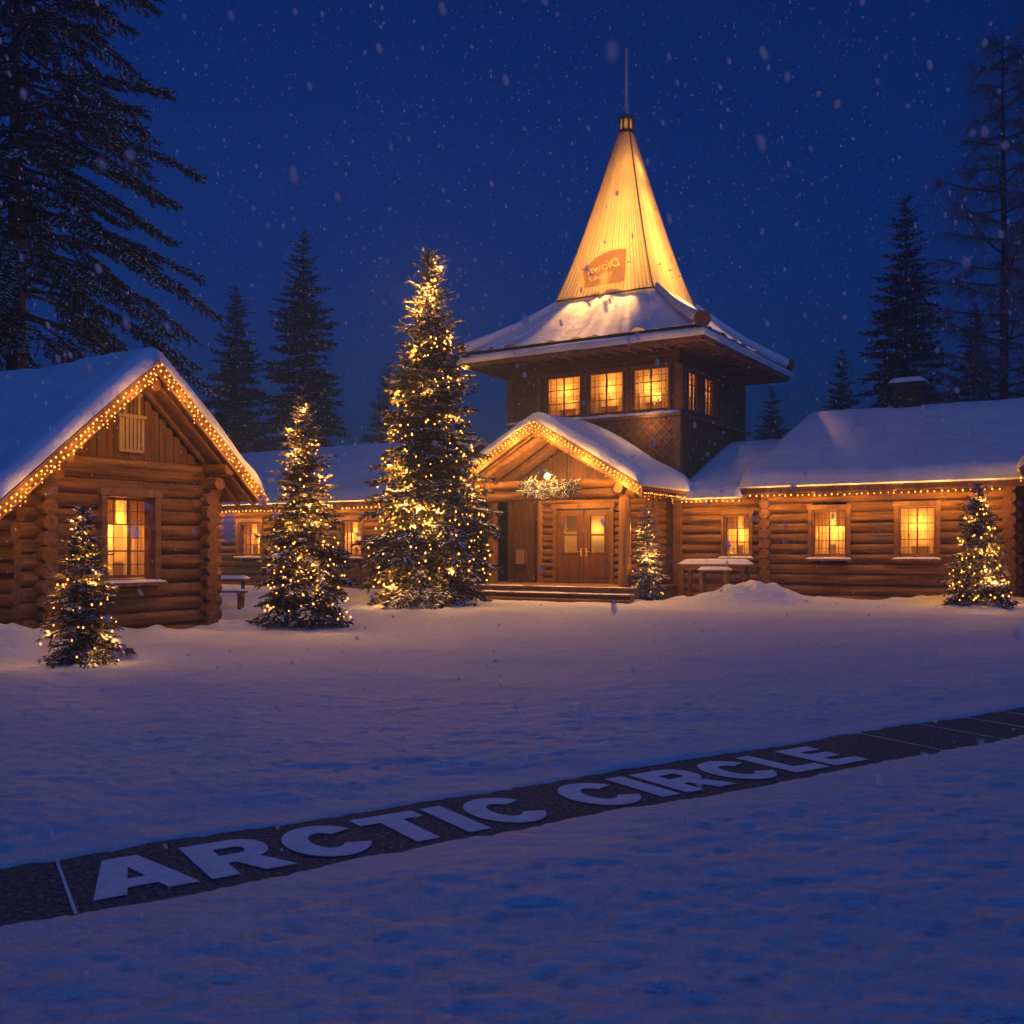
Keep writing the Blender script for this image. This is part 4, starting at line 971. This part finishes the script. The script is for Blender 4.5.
MB().sphere((0, 0, 0), 0.085, 14, 9).build('bulb', M['bulb_lamp'], lm)
mb = MB(); mb.cyl((0, 0, 0.08), (0, 0, 0.16), 0.05, 0.035, 12); mb.cyl((0, 0, 0.16), (0, 0.25, 0.17), 0.014, 0.014, 8); mb.build('holder', M['iron'], lm)
lamp('porch_light', lm, (0, -0.55, -0.02), 210, (1.0, 0.5, 0.13), 0.06)

cl = thing('porch_fill_lamp', None, None, (0.3, -5.35, 3.46), 0); cl.parent = hall  # added lamp, hidden behind the tie beam, to brighten the porch and doors
MB().sphere((0, 0, 0), 0.07, 12, 8, (1, 1, 0.7)).build('globe', M['bulb_lamp'], cl)
MB().cyl((0, 0, 0.045), (0, 0, 1.5), 0.02, 0.02, 8).build('holder', M['iron'], cl)
lamp('porch_fill_light', cl, (0, 0, -0.12), 260, (1.0, 0.46, 0.10), 0.08)

# ------------------------------------------------------------------ spruces
def frame_of(d):
    up = np.where(np.abs(d[:, 2:3]) > 0.95, np.array([[1.0, 0, 0]]), np.array([[0, 0, 1.0]]))
    a = np.cross(d, up); a /= np.linalg.norm(a, axis=1, keepdims=True) + 1e-9
    return a, np.cross(a, d)
def spruce(name, label, loc, H, Rr, seed, base=0.05, whorls=36, per=10, step=0.12, blades=7, bl=0.16, droop=0.30, snow=0.25, needle='needle', trunk_r=None, group=None, lumps=0, power=0.85, cat='tree', snow_w=0.55, gapf=0.12, inner=0.12):
    rs = np.random.RandomState(seed)
    root = thing(name, label, cat, loc, rs.uniform(0, 6), group)
    tr_ = trunk_r or H * 0.014
    wood = MB(); z0 = base * H
    wood.cyl((0, 0, -0.15), (0, 0, H * 0.5), tr_, tr_ * 0.55, 9, False, 0, 0, 6, 0.05, random.Random(seed)); wood.cyl((0, 0, H * 0.5), (0, 0, H * 0.985), tr_ * 0.55, 0.012, 8)
    P0 = []; D0 = []; LL = []; WW = []; SP_ = []; SD = []; SL = []; SWd = []; lump = []
    def blade(p, d, L, w): P0.append(p); D0.append(d); LL.append(L); WW.append(w)
    for i in range(whorls):
        t = (i + 0.5) / whorls; zc = z0 + (H - z0) * (t ** 0.92)
        tt = (zc - z0) / (H - z0); Rl = Rr * (1 - tt) ** power + 0.012 * Rr; bs = 0.5 + 0.5 * min(1, (1 - tt) * 3.0)
        nb_ = max(4, int(round(per * (0.55 + 0.45 * (1 - tt)))))
        for k in range(nb_):
            if rs.rand() < gapf: continue
            az = 2 * math.pi * (k + rs.uniform(-0.35, 0.35)) / nb_ + i * 1.7; L = Rl * rs.uniform(0.52, 1.16)
            zz = zc + rs.uniform(-0.5, 0.5) * (H - z0) / whorls
            tilt = -0.10 + 0.62 * tt ** 1.5 + rs.uniform(-0.10, 0.10); dr = droop * (1 - 0.75 * tt)
            c_, s_ = math.cos(az), math.sin(az)
            def pt_(q): return np.array([c_ * L * q, s_ * L * q, zz + L * (tilt * q - dr * q * q + 0.16 * dr * q ** 4)])
            qs = np.linspace(0, 1, 4)
            for a, b in zip(qs[:-1], qs[1:]): wood.cyl(pt_(a), pt_(b), max(0.006, tr_ * 0.18 * (1 - a)), max(0.004, tr_ * 0.18 * (1 - b)), 4, False)
            nt_ = max(3, int(L / step)); side = 1
            for j in range(nt_ + 1):
                q = inner + (1 - inner) * j / nt_; p = pt_(q); tg = pt_(min(1.02, q + 0.03)) - pt_(q - 0.03); tg /= np.linalg.norm(tg)
                lat = np.array([-s_, c_, 0.0])
                for side in (-1, 1):
                    tl = min(0.46 * L, 0.9) * (1.05 - 0.72 * q) * rs.uniform(0.6, 1.15) + bl * 0.4 * bs
                    if j == nt_ and side == 1: d = tg; tl = bl * 1.5
                    else:
                        d = tg * 0.75 + lat * side * rs.uniform(0.5, 1.0) + np.array([0, 0, -0.10 - 0.35 * dr + rs.uniform(-0.12, 0.05)]); d /= np.linalg.norm(d)
                    nb2 = max(2, int(blades * tl / (0.35 if bl > 0.12 else 0.2) + 0.5))
                    nb2 = min(nb2, blades + 4)
                    for m in range(nb2):
                        f_ = (m + rs.rand()) / nb2; b0 = p + d * tl * f_
                        dd = d * 1.0 + rs.randn(3) * 0.42 + np.array([0, 0, -0.05]); dd /= np.linalg.norm(dd)
                        blade(b0, dd, bl * bs * rs.uniform(0.7, 1.3), bl * 0.17 * bs)
                        if rs.rand() < snow * (0.35 + 0.65 * f_):
                            SP_.append(b0 + np.array([0, 0, bl * 0.09])); sd = d + rs.randn(3) * 0.25; sd[2] *= 0.4; SD.append(sd / np.linalg.norm(sd)); SL.append(bl * rs.uniform(0.5, 1.2)); SWd.append(bl * snow_w * rs.uniform(0.35, 0.8))
            if lumps and rs.rand() < lumps: lump.append((pt_(rs.uniform(0.62, 0.95)), L))
    wood.cyl((0, 0, H * 0.98), (0, 0, H * 1.02), 0.012, 0.004, 5)
    for k in range(22):
        zc = H * rs.uniform(0.93, 1.01); an = rs.uniform(0, 6.28); d = np.array([math.cos(an) * 0.35, math.sin(an) * 0.35, 0.9]); blade(np.array([0, 0, zc]), d / np.linalg.norm(d), bl * 0.55, bl * 0.09)
    P0 = np.array(P0); D0 = np.array(D0); LL = np.array(LL)[:, None]; WW = np.array(WW)[:, None]
    a, b = frame_of(D0); th = rs.uniform(0, 6.28, (len(P0), 1)); sdv = a * np.cos(th) + b * np.sin(th)
    tip = P0 + D0 * LL; mid = P0 + D0 * LL * 0.4
    V = np.stack([P0 - D0 * LL * 0.05, mid + sdv * WW, tip, mid - sdv * WW], 1).reshape(-1, 3)
    Fq = np.arange(len(P0) * 4).reshape(-1, 4)
    wood.build('trunk', M['bark'], root)
    link('crown', np_mesh('crown', V, Fq, M[needle]), root)
    if len(SP_):
        SP_ = np.array(SP_); SD = np.array(SD); SL = np.array(SL)[:, None]; SWd = np.array(SWd)[:, None]
        a, _ = frame_of(SD); hgt = np.zeros_like(SP_); hgt[:, 2] = 1
        A_ = SP_ - SD * SL * 0.5; B_ = SP_ + SD * SL * 0.5; mid = SP_ + hgt * SWd * 0.38
        V = np.stack([A_, SP_ + a * SWd * 0.5, B_, SP_ - a * SWd * 0.5, mid], 1).reshape(-1, 3)
        n = len(SP_); o = np.arange(n)[:, None] * 5
        Ft = np.concatenate([o + np.array([[0, 1, 4]]), o + np.array([[1, 2, 4]]), o + np.array([[2, 3, 4]]), o + np.array([[3, 0, 4]])], 0)
        sn = link('snow', np_mesh('snow', V, Ft, M['snow_tree'], smooth=True), root)
    if lump:
        mb = MB(); r_ = random.Random(seed)
        for p, L in lump:
            s_ = min(0.24, 0.12 * L + 0.05) * r_.uniform(0.7, 1.2)
            dv = Vector((p[0], p[1], 0)).normalized()
            for q in range(9):
                f_ = r_.uniform(-1.3, 0.9); mb.sphere((p[0] + dv.x * f_ * s_ + r_.uniform(-.45, .45) * s_, p[1] + dv.y * f_ * s_ + r_.uniform(-.45, .45) * s_, p[2] - 0.42 * s_ * f_ + s_ * r_.uniform(-0.1, 0.15)), s_ * r_.uniform(0.22, 0.55), 8, 5, (1, 1, r_.uniform(0.35, 0.7)))
        mb.build('snow_clump', M['snow_tree'], root)
    return root
def tree_lights(name, label, loc, H, Rr, n, seed, base=0.06, power=0.85, r=0.028, cap=100, lamps=12, power_w=3.0):
    """a spiral of warm bulbs wound round a spruce"""
    r_ = random.Random(seed); pts = []; turns = 9 if H > 4 else 6; spots = []; N = 260
    wires = MB(); prev = None
    for i in range(N):
        t = i / (N - 1); z = base * H + (H * 0.985 - base * H) * (1 - (1 - t) ** 0.66); tt = (z - base * H) / (H - base * H)
        rad = Rr * (1 - tt) ** power * 0.84 + 0.02; an = turns * 2 * math.pi * t + seed
        p = Vector((rad * math.cos(an), rad * math.sin(an), z - 0.10 * rad + 0.04 * H * 0.1 * math.sin(an * 3)))
        if prev is not None: wires.cyl(prev, p, 0.005, 0.005, 3, False)
        prev = p; pts.append(p)
    for k in range(n):
        t = ((k + r_.random()) / n); j = min(N - 2, int(t * (N - 1))); p = pts[j].lerp(pts[j + 1], t * (N - 1) - j)
        f_ = r_.uniform(0.72, 1.22); spots.append((Vector((p.x * f_, p.y * f_, p.z + r_.uniform(-0.035, 0.03) * H)), r * r_.uniform(0.7, 1.3)))
    # the bulbs turned to the yard count as the larger ones
    spots.sort(key=lambda q: q[0].x * loc[0] + q[0].y * loc[1])
    o = wires.build(name, M['black'], None, loc); tag(o, label, 'string lights', 'strings of lights wound round the spruces')
    for k in range(lamps):                                          # the light the string throws on the branches
        q = spots[int((k + 0.5) / lamps * len(spots) * 0.75)][0]; rad = math.hypot(q.x, q.y) + 1e-6; e = (rad + 0.045 * H ** 0.6) / rad if k % 2 else 0.62
        lamp('string_glow', o, (q.x * e, q.y * e, q.z + 0.02 * H ** 0.5), power_w, (1.0, 0.44, 0.08), 0.02)
    add_bulbs(o, spots, M['bulb_tree'], cap, r_); return o

G = 'lit spruces in the yard'
def at(px, Y): return ((px - 512) / 1000 * Y)
lit = [
    ('small lit spruce with a snow clump leaning at the cabin window', 'warm lights wound round the small spruce at the cabin window', 83, 13.0, 2.02, 0.52, 26, 10, 0.055, 6, 0.085, 70, 11, 0.010, 0.08),
    ('medium lit spruce standing right of the cabin before the low wing', 'warm lights wound round the medium spruce right of the cabin', 305, 18.9, 4.30, 0.90, 34, 11, 0.075, 7, 0.115, 250, 12, 0.0135, 0.08),
    ('tallest lit spruce standing left of the porch', 'warm lights wound round the tallest spruce left of the porch', 430, 26.8, 9.35, 1.86, 46, 12, 0.125, 7, 0.19, 520, 13, 0.019, 0.06),
    ('narrow frosted little spruce right beside the porch post', 'few warm lights on the narrow little spruce by the porch post', 647, 29.0, 2.75, 0.56, 24, 9, 0.07, 6, 0.10, 48, 14, 0.014, 0.03),
    ('bushy lit spruce at the right edge before the long wing', 'warm lights wound round the bushy spruce at the right edge', 978, 25.2, 3.0, 0.82, 28, 11, 0.08, 7, 0.115, 130, 15, 0.016, 0.05),
]
for lab, lab2, px, Y, H, Rr, wh, per, stp_, bld, bl, n, sd, br, lump in lit:
    X = at(px, Y); z = gz(X, Y) - 0.03
    spruce('spruce_tree', lab, (X, Y, z), H, Rr, sd, 0.04, wh, per, stp_, bld, bl, 0.30, 0.45 if sd != 14 else 1.0, 'needle', None, G, lump)
    tree_lights('string_lights', lab2, (X, Y, z), H, Rr, n, sd, 0.06, 0.85, br * 0.95, 100, {11: 12, 12: 20, 13: 34, 14: 8, 15: 15}[sd], {11: 4.4, 12: 14.5, 13: 46, 14: 16.0, 15: 13.0}[sd])

# dark forest behind
GF = 'dark spruces behind the buildings'
far = [('tall dark spruce rising behind the low left wing', 303, 50, 17.3, 3.2, 21), ('slimmer dark spruce left of the tall one behind the low wing', 236, 54, 15.6, 2.8, 22),
       ('tall dark spruce behind the chimney', 906, 43, 16.6, 2.7, 23), ('smaller dark spruce between chimney spruce and bare larch', 976, 46, 12.8, 2.0, 24),
       ('faint small spruce left of the chimney behind the long wing', 842, 56, 12.6, 2.2, 25), ('faint spruce beyond the roof just right of the tower', 772, 62, 11.6, 2.4, 26),
       ('faint far spruce between the tallest lit spruce and its neighbours', 388, 64, 13.4, 2.4, 27)]
protos = []
for i, (lab, px, Y, H, Rr, sd) in enumerate(far):
    X = at(px, Y)
    if i < 3:
        o = spruce('dark_spruce', lab, (X, Y, 0), H, Rr, sd, 0.08, 40, 10, 0.22, 10, 0.24, 0.34, 0.14, 'needle_far', None, GF, 0, 0.8); protos.append((o, H, Rr))
    else:
        p, h0, r0 = protos[(i + 1) % 3]; o = copy_tree(p); o.location = (X, Y, 0); o.scale = (Rr / r0, Rr / r0, H / h0); o.rotation_euler = (0, 0, sd * 1.3); tag(o, lab)
big = spruce('old_spruce', 'huge old spruce with long drooping frosted branches towering behind the cabin', (at(16, 24.5), 24.5, 0), 21.0, 4.8, 31, 0.33, 34, 9, 0.20, 15, 0.145, 0.50, 0.55, 'needle_far', 0.30, None, 0, 0.42, 'tree', 0.6, 0.24, 0.30)

def bare_tree(name, label, loc, H, Rr, seed, base=0.25, r0=0.22):
    rs = random.Random(seed); root = thing(name, label, 'tree', loc)
    t_ = MB(); t_.cyl((0, 0, -0.2), (0.1, 0, H * 0.55), r0, r0 * 0.62, 10, False, 0, 0, 6, 0.04, rs); t_.cyl((0.1, 0, H * 0.55), (0.0, 0, H), r0 * 0.62, 0.02, 8, False, 0, 0, 5, 0.05, rs); t_.build('trunk', M['bark'], root)
    lb = MB(); V = []; Fq = []
    def twig(p, d, L):
        a = d.cross(Vector((rs.uniform(-1, 1), rs.uniform(-1, 1), rs.uniform(-1, 1)))).normalized() * 0.011; n = len(V)
        e = p + d * L + Vector((0, 0, -0.25 * L)); m_ = p + d * L * 0.55
        V.extend([p - a, p + a, m_ + a, m_ - a, e + a * .4, e - a * .4]); Fq.append((n, n + 1, n + 2, n + 3)); Fq.append((n + 3, n + 2, n + 4, n + 5))
    for i in range(70):
        t = (i + rs.random()) / 70; z = H * (base + (0.98 - base) * t); L = Rr * (1 - t) ** 0.6 * rs.uniform(0.6, 1.1); az = i * 2.4 + rs.uniform(-.4, .4)
        c_, s_ = math.cos(az), math.sin(az)
        def pt_(q): return Vector((c_ * L * q, s_ * L * q, z + L * (0.10 * q + 0.34 * q * q - 0.12 * q ** 3)))
        qs = [k / 6 for k in range(7)]
        for a, b in zip(qs[:-1], qs[1:]): lb.cyl(pt_(a), pt_(b), 0.055 * (1 - a * 0.85) * (1.1 - t * .5), 0.055 * (1 - b * 0.85) * (1.1 - t * .5), 5, False)
        for k in range(int(16 + L * 9)):
            q = rs.uniform(0.2, 1); p = pt_(q); d = Vector((c_ + rs.uniform(-1, 1), s_ + rs.uniform(-1, 1), rs.uniform(-.5, .7))).normalized(); Lt = rs.uniform(0.25, 0.9)
            twig(p, d, Lt)
            for u in range(4): twig(p + d * Lt * rs.uniform(0.2, 0.9), (d + Vector((rs.uniform(-1, 1), rs.uniform(-1, 1), rs.uniform(-.9, .4)))).normalized(), Lt * rs.uniform(0.3, 0.7))
    lb.build('limb', M['bark'], root); link('twigs', np_mesh('twigs', [tuple(v) for v in V], Fq, M['frost']), root); return root
bare_tree('bare_larch', 'tall bare larch with a slender trunk and fine twigs behind the right wing', (at(1002, 38), 38, 0), 21.4, 4.4, 51)
b2 = bare_tree('bare_larch', 'bare larch half outside the top right corner', (at(1062, 36), 36, 0), 22.0, 4.0, 52, 0.3)

# ------------------------------------------------------------------ strings of lights on the eaves
GE = 'strings of lights along the eaves'
string_lights('string_lights', 'double row of dripping warm lights along the cabin gable', [
    [CW(-CHL, -0.90, CAX - csl * CHL - 0.06), CW(0, -0.90, CAX - 0.06), CW(CHW, -0.90, CAX - CRISE - 0.06)],
    [CW(-CHL, -0.89, CAX - csl * CHL - 0.17), CW(0, -0.89, CAX - 0.20), CW(CHW - 0.05, -0.89, CAX - CRISE - 0.14)]], 0.105, 0.0125, M['bulb_eave'], (0.30, 2, 0.06), GE, 100, 1, True, 21, tuple(Vector(CW(0, -0.32, -0.25)) - Vector(CW(0, 0, 0))))
ps = PRISE / PHW
string_lights('string_lights', 'dense dripping warm lights along the porch gable', [
    [HW(PX - PHW, PF - 0.06, PAX - PRISE - 0.07), HW(PX, PF - 0.06, PAX - 0.07), HW(PX + PHW, PF - 0.06, PAX - PRISE - 0.07)],
    [HW(PX - PHW, PF - 0.055, PAX - PRISE - 0.17), HW(PX, PF - 0.055, PAX - 0.17), HW(PX + PHW, PF - 0.055, PAX - PRISE - 0.17)]], 0.135, 0.0175, M['bulb_eave'], (0.30, 2, 0.09), GE, 100, 2, True, 85, tuple(Vector(HW(0, -0.30, -0.28)) - Vector(HW(0, 0, 0))))
string_lights('string_lights', 'short string of icicle lights under the right porch eave', [[HW(PX + PHW - 0.02, PF + 0.1, PAX - PRISE - 0.2), HW(PX + PHW - 0.02, -3.4, PAX - PRISE - 0.2)]], 0.14, 0.014, M['bulb_eave'], (0.4, 2, 0.09), GE, 100, 3)
string_lights('string_lights', 'row of warm lights under the low eave between porch and long wing', [[HW(3.45, YW - 0.72, 2.99), HW(5.35, YW - 0.72, 2.99)]], 0.17, 0.018, M['bulb_eave'], None, GE, 100, 4, True, 36, tuple(Vector(HW(0, -0.05, -0.26)) - Vector(HW(0, 0, 0))))
string_lights('string_lights', 'row of warm lights under the eave of the long right wing', [[HW(5.6, YW - 0.66, 3.12), HW(8.0, YW - 0.66, 3.09), HW(10.4, YW - 0.66, 3.10), HW(12.5, YW - 0.66, 3.12)]], 0.17, 0.018, M['bulb_eave'], None, GE, 100, 5, True, 36, tuple(Vector(HW(0, -0.05, -0.26)) - Vector(HW(0, 0, 0))))
string_lights('string_lights', 'row of warm lights under the eave of the low left wing', [[HW(-22, YW - 0.66, 3.12), HW(-15, YW - 0.66, 3.10), HW(-8, YW - 0.66, 3.12)]], 0.20, 0.022, M['bulb_eave'], None, GE, 100, 6, True, 36, tuple(Vector(HW(0, -0.05, -0.26)) - Vector(HW(0, 0, 0))))
string_lights('string_lights', 'warm lights on the gable at the right edge', [[HW(13.0, -5.10, 3.30), HW(15.9, -5.10, 5.40)]], 0.14, 0.018, M['bulb_eave'], (0.3, 2, 0.08), GE, 100, 8)

string_lights('string_lights', 'warm lights under the left eave of the small cabin', [[CW(-CHL + 0.02, -0.7, CAX - csl * CHL - 0.13), CW(-CHL + 0.02, 3.4, CAX - csl * CHL - 0.13)]], 0.11, 0.0125, M['bulb_eave'], None, GE, 100, 9, True, 9, (0, 0, -0.2))
# ------------------------------------------------------------------ falling snow
rs = np.random.RandomState(77)
def flakes(n, y0, y1, rmin, rmax, pw=3):
    y = (y0 ** 3 + (y1 ** 3 - y0 ** 3) * rs.rand(n)) ** (1 / 3)
    x = rs.uniform(-0.75, 0.75, n) * y; z = 1.5 + y * (rs.beta(1.6, 1.0, n) * 1.3 - 0.55); k = z > 0.1
    return np.stack([x, y, z], 1)[k], (rmin + (rmax - rmin) * rs.rand(n) ** pw)[k]
parts = [flakes(150, 0.8, 2.6, 0.0035, 0.0095, 2), flakes(380, 2.6, 6, 0.006, 0.012, 2), flakes(2200, 2.6, 8, 0.003, 0.007, 4), flakes(24000, 8, 26, 0.004, 0.011, 4)]
P = np.concatenate([p for p, _ in parts]); RR = np.concatenate([r_ for _, r_ in parts])[:, None]
ax = np.array([[0.25, 0.1, -1.0]]) + rs.randn(len(P), 3) * 0.14; ax /= np.linalg.norm(ax, axis=1, keepdims=True)
a, b = frame_of(ax); st = rs.uniform(1.0, 2.3, (len(P), 1))
ring = lambda t: [P + ax * RR * st * t + (a * math.cos(k * math.pi / 3) + b * math.sin(k * math.pi / 3)) * RR * math.sqrt(1 - t * t) * rs.uniform(0.75, 1.2, (len(P), 1)) for k in range(6)]
V = np.stack([P + ax * RR * st] + ring(0.5) + ring(-0.5) + [P - ax * RR * st], 1).reshape(-1, 3)
o_ = np.arange(len(P))[:, None] * 14; tri = []
for k in range(6):
    q = (k + 1) % 6; tri += [[0, 1 + k, 1 + q], [1 + k, 7 + k, 7 + q], [1 + k, 7 + q, 1 + q], [13, 7 + q, 7 + k]]
Ft = np.concatenate([o_ + np.array([q]) for q in tri], 0)
M['flake'] = cloth_mat('snow_flake', (0.9, 0.9, 0.92), (0.97, 0.97, 0.98), (3, 3, 3), 0.5)
fm = M['flake'].node_tree; tb_ = fm.nodes.new('ShaderNodeBsdfTransparent'); mx_ = fm.nodes.new('ShaderNodeMixShader'); mx_.inputs['Fac'].default_value = 0.46
prev_ = fm.nodes['Material Output'].inputs['Surface'].links[0].from_socket
fm.links.new(prev_, mx_.inputs[1]); fm.links.new(tb_.outputs[0], mx_.inputs[2]); fm.links.new(mx_.outputs[0], fm.nodes['Material Output'].inputs['Surface'])
fl = link('falling_snow', np_mesh('falling_snow', V, Ft, M['flake'], smooth=True)); tag(fl, 'snowflakes drifting down all over the yard', None, None, 'stuff')

# ------------------------------------------------------------------ haze of the snowfall
hz = MB().box(-156, 156, -156, 156, -1.5, 24.5).build('haze', []); tag(hz, 'thin bluish snow haze filling the air', None, None, 'stuff')
hm = bpy.data.materials.new('snow_haze'); hm.use_nodes = True; n = hm.node_tree.nodes; n.remove(n['Principled BSDF'])
pv = n.new('ShaderNodeVolumePrincipled'); pv.inputs['Color'].default_value = (0.40, 0.66, 1.0, 1); pv.inputs['Density'].default_value = 0.0052; pv.inputs['Anisotropy'].default_value = 0.2
hm.node_tree.links.new(pv.outputs[0], n['Material Output'].inputs['Volume']); hz.data.materials.append(hm)
